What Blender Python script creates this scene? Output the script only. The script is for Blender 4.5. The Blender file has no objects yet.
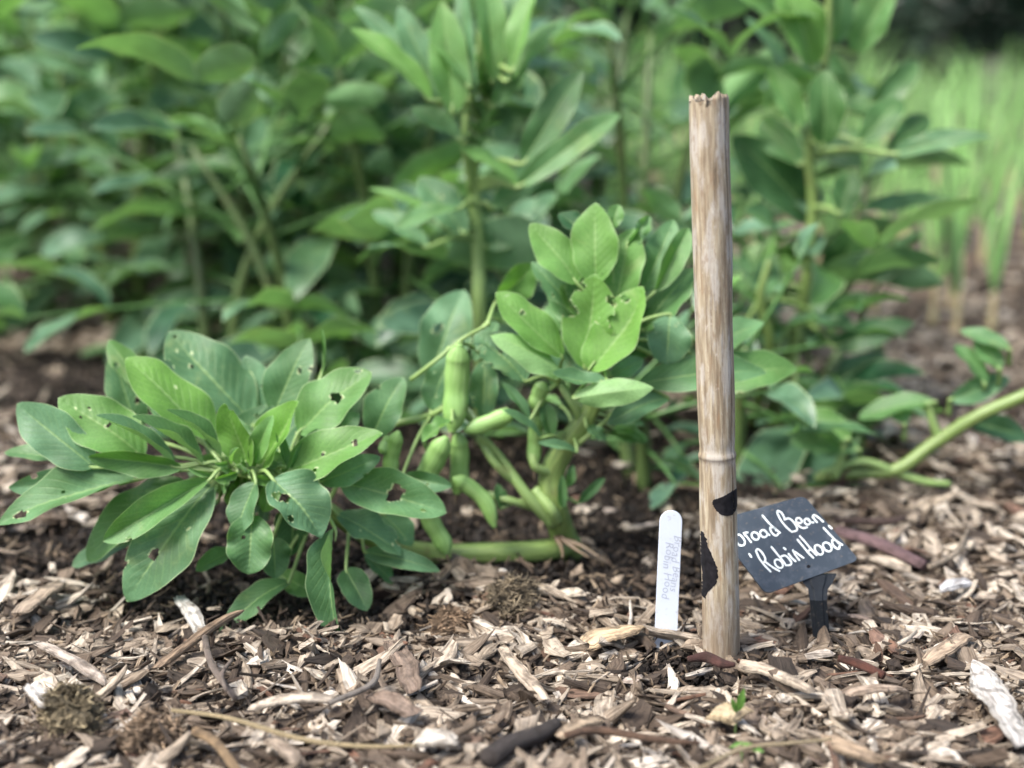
import bpy, math, random
import numpy as np
from mathutils import Vector

rng = np.random.default_rng(11)
random.seed(5)
R = math.radians
scene = bpy.context.scene
COL = scene.collection

# ------------------------------------------------------------------ camera
H = 0.346
PITCH = R(13.2)
F = 1024 * 50 / 36.0
cd = bpy.data.cameras.new('camera'); cam = bpy.data.objects.new('camera', cd); COL.objects.link(cam)
cam.location = (0, 0, H); cam.rotation_euler = (R(90) - PITCH, 0, 0)
cd.lens = 50; cd.sensor_width = 36; cd.clip_start = 0.02; cd.clip_end = 500
cd.dof.use_dof = True; cd.dof.focus_distance = 0.815; cd.dof.aperture_fstop = 3.5
scene.camera = cam
FW = np.array([0, math.cos(PITCH), -math.sin(PITCH)]); UP = np.array([0, math.sin(PITCH), math.cos(PITCH)])
CAM = np.array([0, 0, H])

def ray(px, py):
    return np.array([(px - 512) / F, 0, 0]) + UP * ((384 - py) / F) + FW
def at(px, py, Y):                       # the point at world depth Y seen at a pixel
    d = ray(px, py); return CAM + d * (Y / d[1])
def ground_at(px, py, z=0.0):
    d = ray(px, py); return CAM + d * ((z - H) / d[2])
def m_per_px(Y): return Y / F * 1.02

def gh(x, y):                            # height of the ground
    x = np.asarray(x, float); y = np.asarray(y, float)
    near = np.exp(-np.clip(y - 1.0, 0, 9) * .3)
    h = .0035 * np.sin(x * 17 + 1.3) * np.cos(y * 21 + .4) + .003 * np.sin(x * 31 + y * 23) + .002 * np.cos(x * 53 - y * 47)
    h = h + .010 * (np.sin(x * 5.1 + 2) * np.sin(y * 4.3)) * np.clip((y - 1.2) / .5, 0, 1)
    return h - .011

# ------------------------------------------------------------------ object helpers
ORG = {}
def props(o, label=None, cat=None, group=None, kind=None):
    if label: o['label'] = label
    if cat: o['category'] = cat
    if group: o['group'] = group
    if kind: o['kind'] = kind
    return o
def empty(name, loc, label, cat, group=None):
    o = bpy.data.objects.new(name, None); COL.objects.link(o)
    o.location = loc; o.empty_display_size = .02
    ORG[o.name] = np.array(loc, float)
    return props(o, label, cat, group)

class MB:
    """collects vertices and faces, with uv and float attributes"""
    def __init__(s):
        s.v = []; s.f = []; s.uv = []; s.attr = {}; s.n = 0
    def add(s, v, f, uv=None, **at_):
        v = np.asarray(v, float)
        s.v.append(v); s.f.extend([tuple(int(i) + s.n for i in q) for q in f])
        s.uv.append(np.zeros((len(v), 2)) if uv is None else np.asarray(uv, float))
        for k in ('rim', 'tone', 'bloom'):
            a = at_.get(k, 0.0)
            s.attr.setdefault(k, []).append(np.full(len(v), a) if np.isscalar(a) else np.asarray(a, float))
        s.n += len(v)
    def build(s, name, mat, parent=None, smooth=True, loc=None, attrs=True):
        V = np.concatenate(s.v)
        o_org = ORG[parent.name] if parent is not None else (np.zeros(3) if loc is None else np.array(loc, float))
        me = bpy.data.meshes.new(name)
        me.from_pydata((V - o_org).tolist(), [], s.f)
        uvl = me.uv_layers.new(name='UVMap')
        UVv = np.concatenate(s.uv)
        li = np.zeros(len(me.loops), dtype=np.int32); me.loops.foreach_get('vertex_index', li)
        uvl.data.foreach_set('uv', UVv[li].astype(np.float32).ravel())
        if attrs:
            for k, a in s.attr.items():
                A = me.attributes.new(k, 'FLOAT', 'POINT'); A.data.foreach_set('value', np.concatenate(a).astype(np.float32))
        if smooth: me.polygons.foreach_set('use_smooth', np.ones(len(me.polygons), dtype=bool))
        me.materials.append(mat); me.update()
        o = bpy.data.objects.new(name, me); COL.objects.link(o)
        if parent is not None: o.parent = parent
        else: o.location = o_org
        ORG[o.name] = o_org
        return o

def norm(a): return a / (np.linalg.norm(a) + 1e-12)

def smooth_path(pts, rad, k=6):
    P = [np.array(p, float) for p in pts]; out = []; rr = []
    Q = [2 * P[0] - P[1]] + P + [2 * P[-1] - P[-2]]
    for i in range(1, len(Q) - 2):
        for j in range(k):
            t = j / k
            out.append(.5 * ((2 * Q[i]) + (-Q[i-1] + Q[i+1]) * t + (2*Q[i-1] - 5*Q[i] + 4*Q[i+1] - Q[i+2]) * t*t + (-Q[i-1] + 3*Q[i] - 3*Q[i+1] + Q[i+2]) * t**3))
            rr.append(rad[i-1] * (1 - t) + rad[i] * t)
    out.append(P[-1]); rr.append(rad[-1])
    return np.array(out), np.array(rr)

def tube(mb, pts, rad, n=8, k=6, flat=1.0, square=0.0, bumps=None, **at_):
    if np.isscalar(rad): rad = [rad] * len(pts)
    P, r = smooth_path(pts, rad, k)
    if bumps is not None: r = smooth_path([(q, 0, 0) for q in rad], rad, k)[0][:, 0].clip(min(rad) * .8, None)
    if bumps is not None:
        tt = np.linspace(0, 1, len(P)); r = max(rad) * np.clip(np.minimum(tt / .16, (1 - tt) / .22), .12, 1) ** .55
    T = np.gradient(P, axis=0); T = T / (np.linalg.norm(T, axis=1)[:, None] + 1e-12)
    ref = np.array([0, -1, 0.12]) if abs(T[0][1]) < .8 else np.array([1, 0, 0.])
    V = []; UV = []
    u = norm(np.cross(T[0], ref)); L = 0
    for i, (p, t) in enumerate(zip(P, T)):
        u = norm(u - t * np.dot(u, t)); w = np.cross(t, u)
        if i: L += np.linalg.norm(P[i] - P[i-1])
        for j in range(n):
            a = 2 * math.pi * j / n
            q = r[i] * (1 + square * (abs(math.sin(2 * a)) ** 1) )
            if bumps is not None: q *= np.interp(i / len(P), np.linspace(0, 1, len(bumps)), bumps) * (1 + .10 * math.exp(-((a - math.pi / 2) / .16) ** 2))
            V.append(p + u * math.cos(a) * q + w * math.sin(a) * q * flat); UV.append((L, j / n))
    m = len(P)
    Fc = [(i*n + j, i*n + (j+1) % n, (i+1)*n + (j+1) % n, (i+1)*n + j) for i in range(m-1) for j in range(n)]
    Fc.append(tuple(range(n))[::-1]); Fc.append(tuple((m-1)*n + j for j in range(n)))
    mb.add(V, Fc, UV, **at_)

# ------------------------------------------------------------------ materials
class NT:
    def __init__(s, name):
        s.m = bpy.data.materials.new(name); s.m.use_nodes = True
        s.t = s.m.node_tree; s.t.nodes.clear(); s.N = s.t.nodes
        s.out = s.N.new('ShaderNodeOutputMaterial')
    def n(s, typ, ins=None, **kw):
        x = s.N.new(typ)
        for k, v in kw.items(): setattr(x, k, v)
        for k, v in (ins or {}).items():
            if isinstance(v, bpy.types.NodeSocket): s.t.links.new(v, x.inputs[k])
            else: x.inputs[k].default_value = v
        return x
    def math(s, op, a, b=0.0, c=0.0, clamp=False):
        return s.n('ShaderNodeMath', {0: a, 1: b, 2: c}, operation=op, use_clamp=clamp).outputs[0]
    def mix(s, f, a, b, mode='MIX'):
        x = s.n('ShaderNodeMix', data_type='RGBA', blend_type=mode)
        for k, v in ((0, f), (6, a), (7, b)):
            if isinstance(v, bpy.types.NodeSocket): s.t.links.new(v, x.inputs[k])
            else: x.inputs[k].default_value = v if k == 0 else (*v, 1) if len(v) == 3 else v
        return x.outputs[2]
    def ramp(s, f, stops, interp='LINEAR'):
        x = s.n('ShaderNodeValToRGB', {0: f}); cr = x.color_ramp; cr.interpolation = interp
        while len(cr.elements) < len(stops): cr.elements.new(.5)
        for e, (p, c) in zip(cr.elements, stops):
            e.position = p; e.color = (*c, 1) if len(c) == 3 else c
        return x.outputs[0]
    def smooth(s, x, lo, hi):
        return s.n('ShaderNodeMapRange', {0: x, 1: lo, 2: hi, 3: 0.0, 4: 1.0}, interpolation_type='SMOOTHSTEP').outputs[0]
    def attr(s, name): return s.n('ShaderNodeAttribute', attribute_name=name).outputs['Fac']
    def surf(s, sh): s.t.links.new(sh, s.out.inputs[0]); return s.m

def leaf_material(name, dark, bright, glauc, under, trans=.32, rough=.52, vein=True, hue=1.0):
    k = NT(name)
    tone = k.attr('tone'); bloom = k.attr('bloom'); rim = k.attr('rim')
    uv = k.n('ShaderNodeUVMap').outputs[0]
    sep = k.n('ShaderNodeSeparateXYZ', {0: uv}); U = sep.outputs[0]; Vv = sep.outputs[1]
    au = k.math('ABSOLUTE', k.math('SUBTRACT', U, .5)); au = k.math('MULTIPLY', au, 2.0)
    co = k.n('ShaderNodeTexCoord').outputs['Object']
    no = k.n('ShaderNodeTexNoise', {0: co, 'Scale': 45.0, 'Detail': 4.0}).outputs[0]
    no2 = k.n('ShaderNodeTexNoise', {0: co, 'Scale': 260.0, 'Detail': 2.0}).outputs[0]
    base = k.mix(tone, dark, bright)
    base = k.mix(k.math('MULTIPLY', bloom, k.smooth(no, .25, .75), clamp=True), base, glauc)
    base = k.mix(k.math('MULTIPLY', bloom, .55), base, glauc)
    und = k.mix(tone, under, tuple(min(1, a * b + c) for a, b, c in zip(under, (1.1, 1.15, .9), (.02, .05, 0))))
    back = k.n('ShaderNodeNewGeometry').outputs['Backfacing']
    col = k.mix(back, base, und)
    var = k.n('ShaderNodeMapRange', {0: no, 1: .2, 2: .8, 3: .72, 4: 1.25}).outputs[0]
    col = k.mix(1.0, col, k.n('ShaderNodeCombineXYZ', {0: var, 1: var, 2: var}).outputs[0], 'MULTIPLY')
    fine = k.n('ShaderNodeTexVoronoi', {'Vector': co, 'Scale': 900.0}).outputs[0]
    col = k.mix(k.math('MULTIPLY', k.smooth(fine, .2, .7), .22), col, (.02, .06, .02))
    blot = k.n('ShaderNodeTexNoise', {0: co, 'Scale': 28.0, 'Detail': 5.0, 'Roughness': .7, 'Distortion': .6}).outputs[0]
    col = k.mix(k.math('MULTIPLY', k.smooth(blot, .56, .72), .35), col, (.27, .34, .13))
    hgt = k.math('MULTIPLY', no2, .25)
    if vein:
        t = k.math('SUBTRACT', k.math('MULTIPLY', Vv, 11.0), k.math('MULTIPLY', k.math('POWER', au, .8), 3.6))
        t = k.math('ADD', t, k.math('MULTIPLY', no, .5))
        fr = k.math('ABSOLUTE', k.math('SUBTRACT', k.math('FRACT', t), .5))
        vn = k.math('SUBTRACT', 1.0, k.smooth(fr, .0, .13))
        vn = k.math('MULTIPLY', vn, k.smooth(au, 1.0, .55))
        mid = k.math('SUBTRACT', 1.0, k.smooth(au, .015, .06))
        mid = k.math('MULTIPLY', mid, k.smooth(Vv, 1.0, .6))
        col = k.mix(k.math('MULTIPLY', vn, .20), col, (.23, .36, .14))
        col = k.mix(k.math('MULTIPLY', mid, .55), col, (.28, .42, .16))
        hgt = k.math('SUBTRACT', hgt, k.math('ADD', k.math('MULTIPLY', vn, .5), mid))
    # pale scars and dust specks
    vo = k.n('ShaderNodeTexNoise', {0: co, 'Scale': 95.0, 'Detail': 3.0, 'Roughness': .75}).outputs[0]
    col = k.mix(k.math('MULTIPLY', k.smooth(vo, .70, .76), .55), col, (.42, .46, .33))
    col = k.mix(k.math('MULTIPLY', k.smooth(vo, .30, .25), .6), col, (.05, .07, .02))
    col = k.mix(k.math('MULTIPLY', k.smooth(rim, .25, 1.0), .8), col, (.50, .62, .34))
    col = k.mix(k.math('MULTIPLY', k.smooth(rim, 1.05, 1.5), .75), col, (.33, .27, .12))
    bmp = k.n('ShaderNodeBump', {'Strength': .35, 'Distance': .0008, 'Height': hgt}).outputs[0]
    rg = k.n('ShaderNodeMapRange', {0: no, 1: .2, 2: .8, 3: rough - .1, 4: rough + .12}).outputs[0]
    pr = k.n('ShaderNodeBsdfPrincipled', {'Base Color': col, 'Roughness': rg, 'Normal': bmp, 'Specular IOR Level': .38}).outputs[0]
    tc = k.mix(1.0, col, (1.2, 1.4, .6), 'MULTIPLY')
    tr = k.n('ShaderNodeBsdfTranslucent', {0: tc, 'Normal': bmp}).outputs[0]
    return k.surf(k.n('ShaderNodeMixShader', {0: trans, 1: pr, 2: tr}).outputs[0])

def simple_leaf(name, col, trans=.25, rough=.55):
    k = NT(name)
    tone = k.attr('tone')
    c = k.mix(tone, tuple(a * .6 for a in col), tuple(a * 1.5 for a in col))
    pr = k.n('ShaderNodeBsdfPrincipled', {'Base Color': c, 'Roughness': rough, 'Specular IOR Level': .4}).outputs[0]
    tr = k.n('ShaderNodeBsdfTranslucent', {0: k.mix(1.0, c, (1.3, 1.5, .6), 'MULTIPLY')}).outputs[0]
    return k.surf(k.n('ShaderNodeMixShader', {0: trans, 1: pr, 2: tr}).outputs[0])

def stem_material(name, a, b, c):
    k = NT(name)
    co = k.n('ShaderNodeTexCoord').outputs['Object']
    uv = k.n('ShaderNodeUVMap').outputs[0]
    mp = k.n('ShaderNodeMapping', {0: uv, 'Scale': (18, 9, 1)}).outputs[0]
    n1 = k.n('ShaderNodeTexNoise', {0: mp, 'Scale': 2.0, 'Detail': 5.0}).outputs[0]
    n2 = k.n('ShaderNodeTexNoise', {0: co, 'Scale': 38.0, 'Detail': 3.0}).outputs[0]
    col = k.ramp(n1, [(.25, a), (.5, b), (.75, c)])
    col = k.mix(k.math('MULTIPLY', k.smooth(n2, .60, .74), .5), col, (.10, .07, .03))
    bmp = k.n('ShaderNodeBump', {'Strength': .5, 'Distance': .001, 'Height': n1}).outputs[0]
    return k.surf(k.n('ShaderNodeBsdfPrincipled', {'Base Color': col, 'Roughness': .45, 'Normal': bmp, 'Subsurface Weight': .12, 'Subsurface Radius': (.004, .006, .002), 'Subsurface Scale': 1.0}).outputs[0])

def wood_material(name, stops, island=True, speck=.5):
    """split wood: long fibres along u, one tint for every loose piece"""
    k = NT(name)
    uv = k.n('ShaderNodeUVMap').outputs[0]
    rnd = k.n('ShaderNodeNewGeometry').outputs['Random Per Island'] if island else k.n('ShaderNodeObjectInfo').outputs['Random']
    wn = k.n('ShaderNodeTexWhiteNoise', {1: rnd}, noise_dimensions='1D').outputs[0]
    off = k.n('ShaderNodeCombineXYZ', {0: 0.0, 1: 0.0, 2: k.math('MULTIPLY', rnd, 90.0)}).outputs[0]
    mp = k.n('ShaderNodeMapping', {0: uv, 'Location': off, 'Scale': (45, 800, 1)}).outputs[0]
    fib = k.n('ShaderNodeTexNoise', {0: mp, 'Scale': 1.0, 'Detail': 6.0, 'Roughness': .65}).outputs[0]
    co = k.n('ShaderNodeTexCoord').outputs['Object']
    n2 = k.n('ShaderNodeTexNoise', {0: co, 'Scale': 140.0, 'Detail': 4.0}).outputs[0]
    col = k.ramp(rnd, stops)
    col = k.mix(1.0, col, k.ramp(fib, [(.30, (.16, .13, .11)), (.42, (.62, .58, .54)), (.52, (1.0, .98, .95)), (.62, (1.25, 1.22, 1.18)), (.72, (1.6, 1.58, 1.52))]), 'MULTIPLY')
    dirt = k.math('MULTIPLY', k.smooth(n2, .47, .68), speck)
    col = k.mix(dirt, col, (.035, .025, .018))
    bmp = k.n('ShaderNodeBump', {'Strength': 1.0, 'Distance': .0022, 'Height': fib}).outputs[0]
    return k.surf(k.n('ShaderNodeBsdfPrincipled', {'Base Color': col, 'Roughness': k.math('ADD', .62, k.math('MULTIPLY', wn, .3)), 'Normal': bmp, 'Specular IOR Level': .35}).outputs[0])

M = {}
M['leaf'] = leaf_material('bean_leaf', (.018, .076, .024), (.150, .320, .055), (.135, .270, .145), (.20, .34, .155), rough=.50, trans=.33)
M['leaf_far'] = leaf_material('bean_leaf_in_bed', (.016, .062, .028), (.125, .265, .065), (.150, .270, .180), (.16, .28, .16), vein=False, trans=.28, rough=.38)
M['stem'] = stem_material('bean_stem', (.085, .125, .035), (.15, .225, .06), (.23, .30, .095))
M['stem_bed'] = stem_material('shaded_bean_stem', (.04, .07, .02), (.075, .12, .035), (.11, .16, .055))  # darker copy of the stem colour, standing in for shade inside the bed
M['stem_pale'] = stem_material('pale_bean_stem', (.13, .21, .065), (.20, .30, .095), (.28, .38, .14))
M['root'] = stem_material('root_bark', (.05, .035, .022), (.13, .09, .055), (.22, .16, .10))
M['pod'] = stem_material('bean_pod', (.13, .25, .06), (.20, .35, .10), (.27, .42, .15))
M['onion'] = simple_leaf('onion_leaf', (.25, .41, .16), .33)
M['onion_base'] = stem_material('onion_skin', (.40, .27, .14), (.46, .38, .22), (.38, .46, .24))
M['hedge'] = simple_leaf('hedge_leaf', (.018, .040, .022), .1)
M['bark'] = stem_material('hedge_bark', (.04, .03, .02), (.07, .05, .03), (.10, .07, .05))

CH = [(0, (.032, .024, .018)), (.16, (.078, .057, .041)), (.32, (.158, .122, .090)), (.52, (.275, .228, .175)), (.72, (.41, .355, .285)), (.89, (.52, .467, .39)), (.945, (.60, .56, .50)), (.955, (.17, .09, .06)), (1, (.13, .09, .065))]
M['chips'] = wood_material('wood_chip', CH)
M['fines'] = wood_material('mulch_fines', [(0, (.020, .014, .010)), (.35, (.055, .038, .026)), (.65, (.13, .095, .065)), (1, (.34, .27, .19))])
M['crumb'] = wood_material('soil_crumb', [(0, (.007, .005, .004)), (.6, (.016, .012, .009)), (1, (.035, .025, .018))])
def one_wood(name, c, speck=.35):
    return wood_material(name, [(0, tuple(x * .85 for x in c)), (1, tuple(x * 1.12 for x in c))], speck=speck)

# ground
k = NT('soil')
co = k.n('ShaderNodeTexCoord').outputs['Object']
n1 = k.n('ShaderNodeTexNoise', {0: co, 'Scale': 60.0, 'Detail': 8.0, 'Roughness': .7}).outputs[0]
n2 = k.n('ShaderNodeTexNoise', {0: co, 'Scale': 6.0, 'Detail': 3.0}).outputs[0]
c = k.ramp(n1, [(.3, (.012, .009, .007)), (.5, (.045, .031, .022)), (.62, (.11, .08, .055)), (.75, (.22, .17, .12))])
c = k.mix(k.smooth(n2, .3, .7), c, (.05, .036, .026))
b = k.n('ShaderNodeBump', {'Strength': 1.0, 'Distance': .006, 'Height': n1}).outputs[0]
M['soil'] = k.surf(k.n('ShaderNodeBsdfPrincipled', {'Base Color': c, 'Roughness': .9, 'Normal': b}).outputs[0])

def warp(n, lim, fine):                  # grid lines dense near zero
    t = np.linspace(-1, 1, n); return np.sign(t) * (fine * np.abs(t) + (lim - fine) * np.abs(t) ** 5)
gx = warp(181, 60, 1.6); gy = 1.0 + warp(181, 60, 1.6)
GX, GY = np.meshgrid(gx, gy)
V = np.stack([GX.ravel(), GY.ravel(), gh(GX, GY).ravel()], 1)
n = 181
fc = [(i*n + j, i*n + j + 1, (i+1)*n + j + 1, (i+1)*n + j) for i in range(n-1) for j in range(n-1)]
g = MB(); g.add(V, fc); go = g.build('ground', M['soil'], attrs=False); go['kind'] = 'structure'

# ------------------------------------------------------------------ leaves
def leaf_grid(mb, P0, P1, W, nref=None, roll=0., fold=.25, arch=.06, sb=0., wave=.05, twist=.35, nu=22, nv=34,
              holes=(), tone=.5, bloom=.2, tipc=0., pw=None, seed=None, ragged=0.):
    rg = np.random.default_rng(seed if seed is not None else rng.integers(1e9))
    if pw is None: pw = (rg.uniform(.52, .68), rg.uniform(.60, .82))
    P0 = np.asarray(P0, float); P1 = np.asarray(P1, float)
    a = P1 - P0; L = np.linalg.norm(a); a = a / L
    if nref is None: nref = norm(CAM - (P0 + P1) / 2) + np.array([rg.normal(0, .12), 0, .75 + rg.normal(0, .2)])
    n_ = nref - a * np.dot(nref, a); n_ = norm(n_); s_ = np.cross(a, n_)
    c, s = math.cos(roll), math.sin(roll)
    n_, s_ = n_ * c + s_ * s, s_ * c - n_ * s
    if nu > 10:
        U = np.concatenate([[-1], np.linspace(-.955, .955, nu), [1]])
    else:
        U = np.concatenate([[-1], np.linspace(-.90, .90, nu), [1]])
    v = np.linspace(0, 1, nv + 1); v = v ** .95
    mx = (pw[0] / (pw[0] + pw[1])) ** pw[0] * (pw[1] / (pw[0] + pw[1])) ** pw[1]
    w = np.clip(v, 1e-4, 1) ** pw[0] * np.clip(1 - v, 1e-4, 1) ** pw[1] / mx
    w = np.maximum(w, .012)
    UU, VV = np.meshgrid(U, v); WW = w[:, None]
    X = UU * WW * W / 2; Yy = VV * L
    ph = rg.uniform(0, 6.28, 8)
    # slightly uneven outline
    edge = 1 + .055 * np.sin(VV * 9 + ph[0] + (UU > 0) * 2) + .018 * np.sin(VV * 23 + ph[1]) + ragged * np.sin(VV * 41 + ph[2]) * np.sin(VV * 17 + ph[3])
    X = X * np.where(np.abs(UU) > .1, edge, 1)
    rimA = np.where(np.abs(UU) > .98, 1.0, 0.0) * np.ones_like(X)
    rimA[-1, :] = .7
    R_, C_ = X.shape
    idx = np.arange(R_ * C_).reshape(R_, C_)
    q = np.stack([idx[:-1, :-1], idx[:-1, 1:], idx[1:, 1:], idx[1:, :-1]], -1).reshape(-1, 4)
    x = X.ravel().copy(); y = Yy.ravel().copy(); r_ = rimA.ravel().copy()
    for (hu, hv, hr) in holes:
        hw = np.interp(hv, v, w) * W / 2; cx = hu * hw; cy = hv * L; rr = hr * W
        p1, p2 = rg.uniform(0, 6.28, 2)
        def rad(th): return rr * (1 + .28 * np.sin(2 * th + p1) + .16 * np.sin(5 * th + p2))
        d = np.hypot(x - cx, y - cy); th = np.arctan2(y - cy, x - cx); rd = rad(th)
        inside = d < rd
        fx = x[q].mean(1); fy = y[q].mean(1)
        df = np.hypot(fx - cx, fy - cy); rf = rad(np.arctan2(fy - cy, fx - cx))
        keep = (df > rf) & (inside[q].sum(1) < 4)
        q = q[keep]
        mv = inside
        x[mv] = cx + np.cos(th[mv]) * rd[mv]; y[mv] = cy + np.sin(th[mv]) * rd[mv]; r_[mv] = 1.7
    vv = y / L; kk = x / (W / 2)
    fd = fold * 1.35 * (1 - .35 * vv)
    ax = np.sqrt(x * x + (W * .03) ** 2) - W * .03
    z = ax * np.sin(fd); xs = x * np.cos(fd)
    z = z + arch * L * 4 * vv * (1 - vv) - tipc * L * np.clip(vv - .45, 0, 1) ** 2
    z = z + wave * W * kk ** 2 * np.sin(vv * 13 + ph[4] + (kk > 0) * 2.1) + .022 * W * np.sin(kk * 4 + ph[5]) * np.sin(vv * 9 + ph[6])
    # soft quilting between the side veins
    z = z - .010 * W * np.cos(2 * math.pi * (vv * 11 - np.abs(kk) * 3.0)) * np.clip(1 - np.abs(kk), 0, 1) * (1 if nu > 10 else 0)
    t = twist * (vv - .3)
    xs, z = xs * np.cos(t) - z * np.sin(t), xs * np.sin(t) + z * np.cos(t)
    xs = xs + sb * L * 4 * vv * (1 - vv)
    P = P0 + a * y[:, None] + s_ * xs[:, None] + n_ * z[:, None]
    used = np.unique(q); rem = -np.ones(len(x), int); rem[used] = np.arange(len(used))
    uv = np.stack([np.broadcast_to((UU * .5 + .5), X.shape).ravel(), VV.ravel()], 1)
    mb.add(P[used], rem[q], uv[used], rim=r_[used], tone=tone, bloom=bloom)

def hole_set(seed, nh):
    g_ = np.random.default_rng(seed); out = []
    for _ in range(nh):
        if g_.random() < .5: out.append((g_.choice([-1, 1]) * g_.uniform(.95, 1.08), g_.uniform(.35, .9), g_.uniform(.05, .10)))
        else: out.append((g_.uniform(-.75, .75), g_.uniform(.3, .9), g_.choice([.014, .02, .03, .05])))
    return out

def fg_leaf(plant, zb, zt, wpx, Yb, Yt, mp, joint=None, holes=None, nh=2, label=None, hub=None, scale=1., stalk=.0013, **kw):
    """one leaflet of a near plant, given the place of its base and tip"""
    b = at(*mp(zb), Yb); t = at(*mp(zt), Yt)
    mb = MB(); sd = int(abs(zb[0] * 7 + zt[1] * 13 + zt[0]) * 10) % 99991
    leaf_grid(mb, b, t, wpx * scale * m_per_px((Yb + Yt) / 2), holes=holes if holes is not None else hole_set(sd, nh), seed=sd, **kw)
    o = mb.build('leaf', M['leaf'], plant)
    if label: o['label'] = label
    if hub is not None:
        s = MB(); hb = np.asarray(hub, float); mid = (hb + b) / 2 + np.array([0, 0, .004])
        tube(s, [hb, mid, b, b + (t - b) * .12], [stalk * 1.3, stalk, stalk * .9, stalk * .35], n=6, k=4)
        s.build('leaf_stalk', M['stem_pale'], o)
    return o


def dense(hubs, per=10):
    out = []
    for a, b in zip(hubs[:-1], hubs[1:]):
        out += [a + (b - a) * t for t in np.linspace(0, 1, per, endpoint=False)]
    return out + [hubs[-1]]
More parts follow.
